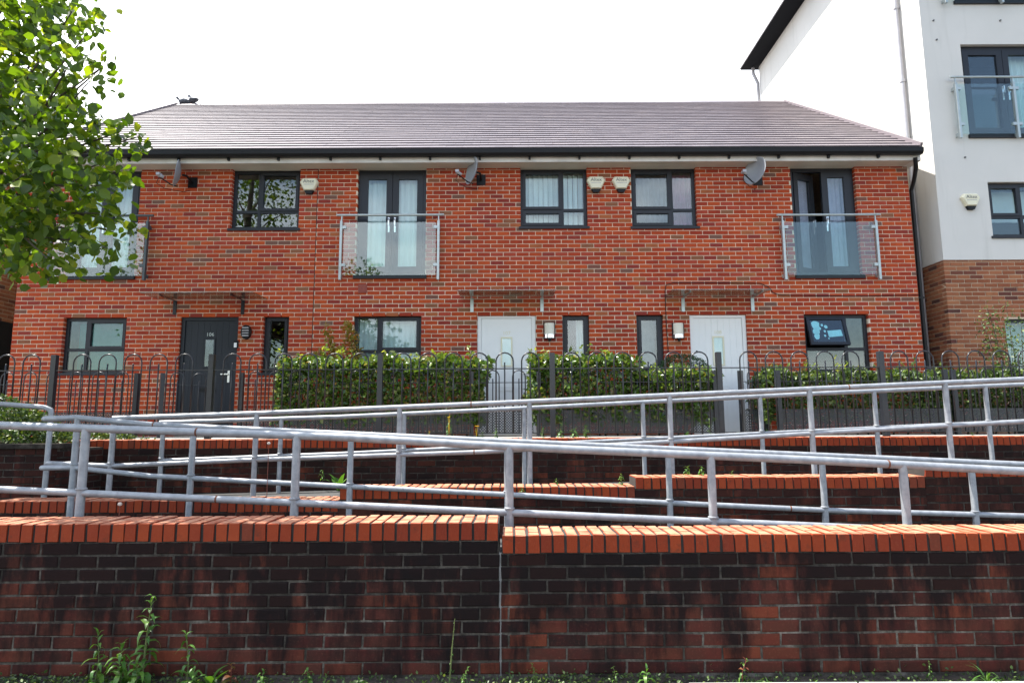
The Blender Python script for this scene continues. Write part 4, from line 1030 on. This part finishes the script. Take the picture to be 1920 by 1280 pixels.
def hedge(label, x0, x1, y0, y1, z0, z1, n, mat=m_hedge, seed=1, size=.078, sprigs=0):
    t = thing('hedge', ((x0 + x1) / 2, (y0 + y1) / 2, ZH), label, 'hedge')
    L_, D_, H_ = x1 - x0, y1 - y0, z1 - z0
    k = RNG.choice(5, n, p=[.45, .27, .08, .06, .14]); u = RNG.random((n, 3)); P = np.zeros((n, 3)); out = np.zeros((n, 3))
    dep = RNG.exponential(.05, n)
    X = x0 + u[:, 0] * L_; Y = y0 + u[:, 1] * D_; Z = z0 + u[:, 2] * H_
    top = vnoise(X * 1.6, seed) * .17 - .10 * (2 * u[:, 1] - 1) ** 2; q_ = (Z - z0) / H_
    fr = vnoise(X * 2.1 + Z * 1.7, seed + 5) * .10 + .30 * np.clip(q_ - .45, 0, 1) ** 1.6 * 1.4 + .12 * np.clip(.4 - q_, 0, 1)
    m_ = k == 0; P[m_] = np.stack([X, y0 + dep + fr, Z], 1)[m_]; out[m_] = (0, -1, .2)
    m_ = k == 1; P[m_] = np.stack([X, Y, z1 - dep + top], 1)[m_]; out[m_] = (0, -.1, 1)
    m_ = k == 2; P[m_] = np.stack([x0 + dep + fr, Y, Z], 1)[m_]; out[m_] = (-1, 0, 0)
    m_ = k == 3; P[m_] = np.stack([x1 - dep + fr, Y, Z], 1)[m_]; out[m_] = (1, 0, 0)
    m_ = k == 4; P[m_] = np.stack([X, Y, Z], 1)[m_]
    leafmesh('foliage', P, size, mat, t, .62, .2, out, kind='stuff')
    st = MB()
    for i in range(int(L_ / .16)):
        x = x0 + .08 + i * .16 + random.uniform(-.05, .05); y = (y0 + y1) / 2 + random.uniform(-.12, .12); q = [(x, y, ZH - .02)]
        for j in range(1, 5): q.append((x + random.uniform(-.1, .1), y + random.uniform(-.12, .08), ZH + (z1 - ZH) * j / 4.4))
        st.tube(q, [.014, .012, .01, .007, .004], 5)
    st.build('stems', m_bark, t, kind='stuff')
    sp = MB(); Q = []
    for i in range(int(L_ * 11)):
        x = random.uniform(x0, x1); y = random.uniform(y0 + .12, y1 - .1); hh = random.uniform(.05, .26) * random.random() ** .6 + .03
        a = Vector((x, y, z1 - .05)); b_ = a + Vector((random.uniform(-.07, .07), random.uniform(-.1, .05), hh + .05)); sp.tube([a, b_], [.004, .002], 4)
        for j in range(7): q = a.lerp(b_, .3 + .7 * random.random()); Q.append((q.x + random.gauss(0, .015), q.y + random.gauss(0, .015), q.z))
    sp.build('twigs', m_stem, t, kind='stuff'); leafmesh('shoot_leaves', Q, size * .85, m_shoot, t, .6, .3, kind='stuff')
    return t
def hx(p_, Y): return at(p_, 720, Y).x
hz = lambda py, Y: at(960, py, Y).z
hedge('big clipped hedge between the dark grey and the middle white door', hx(522, 9.62), hx(902, 9.62), 9.46, 10.2, ZH + .18, hz(672, 9.6), 10500, seed=3)
hedge('hedge right of the middle white door below the narrow window', hx(992, 9.62), hx(1185, 9.62), 9.46, 10.2, ZH + .18, hz(668, 9.6), 5600, seed=8)
hedge('low hedge left of the right white door', hx(1188, 9.62), hx(1335, 9.62), 9.47, 10.1, ZH + .16, hz(697, 9.6), 3800, seed=12)
hedge('trimmed hedge under the open window of the right house', hx(1428, 9.62), hx(1745, 9.62), 9.53, 10.2, ZH + .2, hz(700, 9.6), 7000, m_shrub, 15, .07)
hedge('hedge in front of the brown brick base at the far right', hx(1752, 9.62), hx(2050, 9.62), 9.53, 10.2, ZH + .2, hz(698, 9.6), 6500, m_shrub, 17, .07)
# reaching shoots above the hedges
def shoots(name, label, cat, base, tips, n, size, mat, sm, spread=.07, aspect=.55, group=None):
    t = thing(name, base, label, cat, group); st = MB(); P = []
    b = Vector(base)
    for tp in tips:
        tp = Vector(tp); mid = b.lerp(tp, .55) + Vector((random.uniform(-.06, .06), random.uniform(-.06, .06), .05))
        st.tube([b + Vector((random.uniform(-.05, .05), random.uniform(-.05, .05), 0)), mid, tp], [.009, .006, .002], 5)
        for i in range(n):
            s = random.random() ** .7; q = mid.lerp(tp, s) if random.random() < .8 else b.lerp(mid, .4 + .6 * random.random())
            P.append((q.x + random.gauss(0, spread * (1.1 - s * .7)), q.y + random.gauss(0, spread), q.z + random.gauss(0, spread * .8)))
    st.build('stems', sm, t, True)
    leafmesh('foliage', P, size, mat, t, aspect, .3, kind='stuff')
    return t
A9 = lambda px, py, Y=10.3: at(px, py, Y)
b = A9(640, 700); b.z = ZH
shoots('shrub', 'golden orange leaved shrub rising above the hedge beside the middle ground-floor window', 'shrub', b, [A9(612, 612), A9(622, 640), A9(652, 603), A9(660, 612), A9(668, 625), A9(604, 655), A9(640, 650), A9(675, 655), A9(590, 662)], 150, .06, m_yellow, m_rstem, .055)
b = A9(1270, 700, 10.35); b.z = ZH
t = thing('bush', b, 'dark green rounded conifer bush behind the low hedge by the right white door', 'bush')
P = []
c0 = A9(1282, 712, 10.35)
for i in range(5200):
    v = RNG.normal(size=3); v /= np.linalg.norm(v); r_ = .46 * (1 - RNG.exponential(.05)); P.append((c0.x + v[0] * r_ * 1.05, c0.y + v[1] * r_ * .6, c0.z + v[2] * r_ * .92))
leafmesh('foliage', P, .035, m_dkbush, t, .4, .1, kind='stuff'); MB().tube([(c0.x, c0.y, ZH - .02), (c0.x, c0.y, c0.z)], .03, 7).build('stem', m_bark, t)
# shrub above the landing wall at the left
def mound(name, label, c, rad, n, size, mat, base_z, cat='shrub'):
    t = thing(name, (c[0], c[1], base_z), label, cat); P = []; out = []
    for i in range(n):
        v = RNG.normal(size=3); v /= np.linalg.norm(v); v[2] = abs(v[2]) if RNG.random() < .85 else v[2]
        l = 1 + .22 * math.sin(v[0] * 7 + 1.3) * math.cos(v[2] * 6 + v[1] * 5); r_ = (1 - RNG.exponential(.12)) * l
        P.append((c[0] + v[0] * rad[0] * r_, c[1] + v[1] * rad[1] * r_, c[2] + v[2] * rad[2] * r_)); out.append(v)
    leafmesh('foliage', P, size, mat, t, .6, .2, np.array(out) * .7, kind='stuff')
    st = MB()
    for i in range(9):
        a = i * .7; st.tube([(c[0] + .08 * math.cos(a), c[1] + .08 * math.sin(a), base_z), (c[0] + rad[0] * .4 * math.cos(a), c[1] + rad[1] * .4 * math.sin(a), c[2]), (c[0] + rad[0] * .75 * math.cos(a), c[1] + rad[1] * .75 * math.sin(a), c[2] + rad[2] * .5)], [.014, .009, .003], 5)
    st.build('stems', m_bark, t)
    return t
c0 = at(28, 800, 7.55); mound('shrub', 'leafy green shrub behind the bent handrail at the far left', (c0.x - .25, 7.55, zt), (.85, .42, .46), 5200, .05, m_shrub, zt - .06)
c0 = at(150, 822, 8.25); mound('shrub', 'low spreading plants at the left end of the upper wall coping', (c0.x, 8.3, ZH - .03), (.8, .2, .13), 1600, .04, m_shrub, ZH - .03)
# young tree at the right
b = at(1905, 700, 9.85); b.z = ZH
shoots('sapling', 'young feathery sapling in front of the brown brick base at the right edge', 'sapling', b,
       [at(1850, 573, 9.7), at(1885, 565, 9.9), at(1915, 600, 9.8), at(1862, 612, 9.8), at(1840, 600, 9.9), at(1895, 630, 9.7), at(1868, 650, 9.8), at(1930, 570, 9.9), at(1950, 620, 9.8), at(1910, 655, 9.7), at(1845, 640, 9.8), at(1880, 600, 9.8)], 70, .05, m_shrub, m_bark, .075)

# ------------------------------------------------------------------ the lime tree at the left
tb = Vector((-6.5, 7.35, zt - .08))
tr = thing('lime_tree', tb, 'large leafy lime tree overhanging the left side in front of the house', 'tree')
trunk = MB(); trunk.tube([tb, tb + Vector((.03, -.05, .8)), tb + Vector((.1, -.2, 1.8)), tb + Vector((.1, -.35, 3.0)), tb + Vector((.05, -.5, 4.4)), tb + Vector((.1, -.6, 6.2)), tb + Vector((.0, -.7, 7.6))], [.2, .165, .15, .125, .09, .05, .015], 12)
trunk.build('trunk', m_bark, tr, True)
clumps = [(60, 30, 75), (135, 22, 42), (165, 62, 26), (15, 110, 62), (55, 160, 52), (92, 92, 26), (135, 112, 16), (40, 235, 82), (120, 232, 58), (180, 243, 40), (228, 246, 20), (262, 256, 9), (186, 130, 10), (168, 152, 13), (190, 128, 8),
          (60, 320, 92), (150, 308, 50), (188, 348, 28), (60, 400, 90), (146, 388, 48), (196, 400, 26), (232, 414, 11), (95, 446, 60), (165, 452, 28), (200, 466, 12), (30, 468, 50), (88, 484, 22), (70, 500, 14), (8, 490, 26), (128, 180, 26), (95, 200, 40),
          (110, 60, 26), (125, 150, 14), (205, 300, 14), (222, 325, 8), (70, 60, 45), (10, 30, 70), (5, 180, 60), (5, 290, 70), (5, 380, 80), (5, 440, 60)]
off = [(-90, 40, 130), (-110, 190, 150), (-120, 330, 150), (-70, 450, 80), (-230, 80, 160), (-260, 280, 170), (-40, -90, 140), (90, -70, 80), (150, -90, 60), (-230, -120, 190), (-400, 100, 190), (-420, 280, 170), (-100, -240, 160), (60, -200, 120), (-300, -280, 160), (-380, -80, 180)]
P = []; br = MB(); cc = []
for i, (px_, py_, r_) in enumerate(clumps + off):
    Yc = 4.95 + random.uniform(-.5, .7) if i < len(clumps) else 5.6 + random.uniform(-.9, 1.3)
    c0 = at(px_, py_, Yc); sc_ = r_ * Yc / 1080.0
    n = int((84 if i < len(clumps) else 50) * (r_ / 50.0) ** 2) + 6
    for k in range(n):
        v = np.clip(RNG.normal(size=3), -1.7, 1.7) * .55
        P.append((c0.x + v[0] * sc_, c0.y + v[1] * (sc_ + .25), c0.z + v[2] * sc_))
    cc.append((c0, r_))
for i, (c0, r_) in enumerate(cc):
    h = min(max((c0.z - tb.z) * .8, 2.6), 6.6); s = tb + Vector((.08, -.08 * h, h)); md = s.lerp(c0, .5) + Vector((0, 0, .12 + random.uniform(-.1, .15)))
    br.tube([s, s.lerp(md, .5) + Vector((0, random.uniform(-.08, .08), .04)), md, md.lerp(c0, .6) + Vector((random.uniform(-.05, .05), 0, random.uniform(-.05, .05))), c0], [.034, .026, .018, .01, .004], 6)
br.build('limbs', m_bark, tr, True)
leafmesh('crown', P, .086, m_limeleaf, tr, .86, .35, None, .16, kind='stuff', hang=.5)

# ------------------------------------------------------------------ weeds
def blade(name, l, w, droop, mat, seg=4):
    v = []; f = []
    for i in range(seg + 1):
        s = i / seg; ww = w * math.sin(math.pi * min(1, s * .92 + .08)) ** .8 * (1 if i < seg else .02) / 2
        x = l * s * math.cos(droop * s); z = l * s * math.sin(-droop * s * s) + l * .12 * s
        v += [(x, -ww, z + .18 * ww), (x, 0, z - .1 * ww), (x, ww, z + .18 * ww)]
    for i in range(seg):
        for k in range(2): f.append((3 * i + k, 3 * i + 3 + k, 3 * i + 4 + k, 3 * i + 1 + k))
    me = bpy.data.meshes.new(name); me.from_pydata(v, [], f); me.materials.append(mat); me.polygons.foreach_set('use_smooth', [True] * len(f)); me.update()
    return me
BW = [blade('weed_leaf', 1, .27, d, m_weed) for d in (.5, .9, 1.3)]
BR_ = [blade('red_leaf', 1, .42, d, m_weedred) for d in (.5, 1.0)]
BD_ = [blade('dock_leaf', 1, .34, d, m_weed, 6) for d in (.25, .5)]
BG = [blade('grass_blade', 1, .05, d, m_weed, 5) for d in (.6, 1.1)]
def weed(px, py, Y, h, label, leaf=.075, n=22, blades=BW, lean=0.0, zb=None, flower=None, tuft=False, name='weed', sm=None):
    p = at(px, py, Y)
    if zb is not None: p.z = zb
    t = thing(name, p, label, 'flower' if flower else 'weed', None)
    tip = p + Vector((lean, 0, h))
    if not tuft:
        mid = p.lerp(tip, .5) + Vector((random.uniform(-.02, .02), random.uniform(-.02, .01), 0))
        MB().tube([p - Vector((0, 0, .01)), mid, tip], [max(.0025, h * .014), max(.002, h * .011), .0012], 6).build('stem', sm or m_stem, t, True)
    for i in range(n):
        s = (i + .5) / n; a = i * 2.4 + random.uniform(-.3, .3)
        if tuft: q = p; el = random.uniform(.5, 1.35); l = h * random.uniform(.6, 1.1)
        else:
            q = p.lerp(mid, s * 2) if s < .5 else mid.lerp(tip, s * 2 - 1)
            el = -.15 + s * .95 + random.uniform(-.2, .2) if s < .85 else 1.15 + random.uniform(-.2, .2); l = leaf * (1.15 - .65 * s) * random.uniform(.75, 1.2)
        o = inst('leaf', random.choice(blades), t, q, rot=(random.uniform(-.3, .3), -el, a), scale=(l, l, l))
    if flower:
        fl = MB()
        for k in range(flower[1]):
            c0 = tip + Vector((random.uniform(-.04, .04), random.uniform(-.04, .04), random.uniform(-.02, .05))) if k else tip
            fl.tube([p, c0], .0018, 4)
            for j in range(5):
                a = j * 1.257; d = Vector((math.cos(a), math.sin(a), .35)); e = Vector((-math.sin(a), math.cos(a), 0)); s = flower[2]
                fl._add([c0, c0 + d * s * .6 + e * s * .4, c0 + d * s, c0 + d * s * .6 - e * s * .4], [(0, 1, 2, 3)])
        fl.build('flower_head', flower[0], t)
    return t
YW = 3.79
weed(265, 1272, YW, .49, 'tallest leafy weed against the left part of the front wall', .115, 34, lean=.03, zb=0)
weed(178, 1272, YW, .30, 'upright leafy weed left of the tallest one, by the front wall', .10, 24, lean=-.005, zb=0)
weed(228, 1272, YW - .04, .24, 'bushy weed crowding the foot of the tallest weed, on its left', .12, 30, lean=-.01, zb=0)
weed(252, 1278, YW - .07, .17, 'short broad weed in front of the tallest weed', .11, 22, zb=0)
weed(350, 1272, YW, .29, 'upright leafy weed right of the tallest one, by the front wall', .10, 18, lean=-.02, zb=0)
weed(362, 1276, YW - .04, .11, 'small leafy weed at the foot of the third upright weed', .08, 16, zb=0)
weed(396, 1275, YW - .01, .14, 'single broad dock leaf standing beside the third upright weed', .1, 5, BD_, zb=0, tuft=True)
weed(432, 1274, YW, .12, 'dark red leaved seedling at the foot of the front wall', .07, 14, BR_, zb=0, sm=m_rstem)
weed(493, 1276, YW, .085, 'small bright green rosette weed, left one before the front wall', .07, 15, zb=0)
weed(575, 1276, YW, .085, 'small bright green rosette weed, third bay of the front wall left half', .07, 16, zb=0)
weed(612, 1276, YW, .06, 'thin pale weed next to the bright rosette at the wall foot', .035, 16, zb=0)
weed(678, 1278, YW, .055, 'tiny round-leaved weed at the wall foot left of the joint', .05, 7, BD_, zb=0, tuft=True)
weed(842, 1276, YW, .36, 'wispy thin-stalked weed left of the wall joint', .02, 22, lean=.03, zb=0)
weed(868, 1277, YW - .03, .11, 'low twiggy weed clump just left of the wall joint', .03, 36, zb=0, lean=.03)
weed(1000, 1277, YW, .12, 'low twiggy weed clump just right of the wall joint', .03, 34, zb=0, lean=-.01)
weed(1213, 1278, YW - .02, .09, 'star-shaped green weed at the foot of the right front wall', .085, 12, zb=0)
weed(1150, 1277, YW, .1, 'thin seedling left of the star-shaped weed', .03, 14, zb=0)
weed(1392, 1276, YW, .14, 'weed with reddish stems under the right front wall', .05, 16, BR_ + BW, zb=0, sm=m_rstem, lean=.03)
weed(1440, 1279, YW - .06, .11, 'grass tuft leaning right near the kerb', .1, 12, BG, zb=0, tuft=True)
weed(1525, 1279, YW - .05, .05, 'small round green weed by the kerb', .05, 8, BD_, zb=0, tuft=True)
weed(1745, 1277, YW, .12, 'dry wispy weed at the right end of the front wall', .025, 26, zb=0)
weed(1852, 1279, YW - .05, .17, 'spiky grass tuft at the right end before the front wall', .15, 16, BG, zb=0, tuft=True)
# weeds between walls and fence
weed(105, 966, 5.6, .16, 'green weed at the left foot of the stepped wall', .09, 9, zb=rz1(-3.8), lean=.01)
weed(637, 916, 7.72, .26, 'green dandelion plant on the upper ramp behind the second handrail', .12, 10, BD_, zb=rz2(-2), tuft=True)
weed(605, 905, 7.7, .12, 'low leafy weed left of the dandelion plant on the upper ramp', .08, 8, zb=rz2(-2.2) + .14)
weed(1165, 905, 6.12, .10, 'yellow-green sprig growing from the stepped coping beside the step', .055, 16, zb=zs[1] - .005)
weed(1043, 906, 6.2, .055, 'tiny green weed on the middle coping left of the yellow-green sprig', .04, 12, zb=zs[1] - .005)
weed(978, 930, 5.93, .05, 'small trailing weed on the coping near the centre post', .05, 14, zb=zs[1] - .06)
weed(1290, 890, 6.22, .075, 'leafy weed on the higher coping, left one of the pair', .07, 11, zb=zs[2] - .004)
weed(1315, 890, 6.24, .075, 'leafy weed on the higher coping, right one of the pair', .07, 11, zb=zs[2] - .004)
weed(1375, 890, 6.24, .04, 'tiny weed on the higher coping right of the leafy pair', .03, 9, zb=zs[2] - .004)
zv = ZH - .03
YV = 8.42
for px_, h_, lf, n_, lab in ((905, .09, .05, 26, 'feathery green weeds below the closed gate, left'), (930, .13, .06, 30, 'feathery green weeds below the closed gate, right'), (1018, .15, .06, 18, 'yellow-green sprig at the fence foot right of the double posts'),
        (1050, .12, .10, 14, 'broad leafy weed at the fence foot, left of three'), (1078, .12, .11, 14, 'broad leafy weed at the fence foot, middle of three'), (1098, .16, .09, 18, 'broad leafy weed at the fence foot, right of three'), (1290, .08, .06, 30, 'bright grassy tuft at the fence foot before the low hedge'),
        (1385, .07, .05, 18, 'small bright weed at the fence foot before the right white door'), (1438, .11, .05, 18, 'green sprig at the fence foot right of the right white door'), (555, .12, .06, 20, 'pale leafy weed at the fence foot below the left end of the big hedge'), (1822, .05, .05, 18, 'low green weed on the upper wall before the far right fence')):
    weed(px_, 818, YV, h_, lab, lf, n_, zb=zv)
weed(893, 812, YV, .17, 'yellow poppy at the fence foot below the right end of the big hedge', .05, 10, zb=zv, flower=(m_petal, 2, .026), name='poppy')
weed(842, 790, 9.1, .3, 'yellow poppies behind the fence in front of the big hedge', .09, 22, zb=zv, flower=(m_petal, 3, .022), name='poppy')
weed(805, 815, YV, .1, 'thin yellow-flowered weed at the fence foot left of the poppies', .04, 10, zb=zv, flower=(m_petal, 1, .02), name='poppy')
weed(1330, 800, 9.2, .25, 'yellowing sprig behind the fence left of the right white door', .07, 12, [BD_[0]] + BW, zb=zv)
for px_, py_, Y_, h_, lab in ((223, 966, 4.32, .17, 'pale seed head on a stalk behind the left coping'), (502, 905, 5.5, .4, 'round pale seed head on a tall stalk behind the nearest handrail')):
    p = at(px_, py_, Y_); p.z = rz1(p.x) if Y_ > 5 else Z1L - .01
    tip = at(px_ + 2, 945 if Y_ < 5 else 831, Y_)
    t = thing('seed_head', p, lab, 'weed'); MB().tube([p, tip], .0025, 5).build('stalk', m_rstem, t)
    MB().lathe([(0, -.012), (.012, -.006), (.014, .004), (.008, .012), (0, .014)], tip, 10).build('head', m_fluff, t)
# creeping cover along the foot of the front wall: nobody could count it
gc = tag(thing('ground_cover', (0, YW, 0), None, None), kind='stuff')
bpy.data.objects.remove(gc)
P = []
dens = lambda x: .35 + .65 * max(0, math.sin(x * 2.1 + 1.0)) + (.5 if x < -1.5 else 0)
while len(P) < 5200:
    x = random.uniform(-3.4, 3.4)
    if random.random() < dens(x) * .8: P.append((x, random.uniform(3.56, 3.89), abs(random.gauss(0, .022)) + .004))
e = bpy.data.objects.new('tmp', None); ORG['tmp'] = Vector((0, 0, 0)); COL.objects.link(e)
g = leafmesh('ground_cover', P, .02, m_shrub, e, .7, .6); g.parent = None; bpy.data.objects.remove(e)
tag(g, 'creeping tiny-leaved cover along the foot of the front wall', 'ground cover', kind='stuff')
g2 = MB().box(-3.9, 3.9, 3.52, 3.9, -.01, .004); struct(g2, 'soil_strip', m_soil)

# ------------------------------------------------------------------ pigeons on the ridge
def pigeon(px, py, rz, label, pose):
    p = at(px, py, YR); p.z = ZR - .035
    t = thing('pigeon', p, label, 'pigeon'); t.scale = (1.35, 1.35, 1.35)
    M_ = Matrix.Translation(p) @ Matrix.Rotation(rz, 4, 'Z')
    prof = [(-.17, .10, .008, .01), (-.12, .105, .022, .018), (-.07, .115, .045, .04), (-.01, .12, .058, .055), (.05, .135, .055, .056), (.085, .165, .038, .042), (.1, .2, .032, .034), (.112, .23, .036, .036), (.135, .236, .028, .028), (.155, .228, .006, .006), (.168, .222, .002, .002)]
    vs = []; n = 10
    for (x, z, ry, rz_) in prof:
        z = z - (.03 if pose else 0)
        if pose and x > .08: x, z = x + .03, z - .06
        for k in range(n): a = 6.283 * k / n; vs.append(M_ @ Vector((x, ry * math.cos(a), z + rz_ * math.sin(a))))
    fs = [(i * n + k, i * n + (k + 1) % n, (i + 1) * n + (k + 1) % n, (i + 1) * n + k) for i in range(len(prof) - 1) for k in range(n)] + [tuple(range(n))[::-1], tuple(range((len(prof) - 1) * n, len(prof) * n))]
    MB()._add(vs, fs).build('body', m_pig, t, True)
    for s in (-1, 1):
        w = [(.04, .05, .13), (-.03, .062, .135), (-.13, .035, .12), (-.19, .01, .105), (-.08, .045, .09), (.03, .055, .1)]
        MB().prism([M_ @ Vector((x, s * y, z - (.03 if pose else 0))) for x, y, z in w], M_.to_3x3() @ Vector((0, s * .008, .004))).build('wing', m_pig, t)
        MB().tube([M_ @ Vector((.01, s * .025, .08)), M_ @ Vector((.015, s * .025, .0)), M_ @ Vector((.05, s * .025, .003))], .005, 5).build('leg', m_rust, t)
pigeon(349, 196, R(200), 'left hunched pigeon at the left end of the roof ridge', True)
pigeon(361, 196, R(150), 'right upright pigeon at the left end of the roof ridge', False)
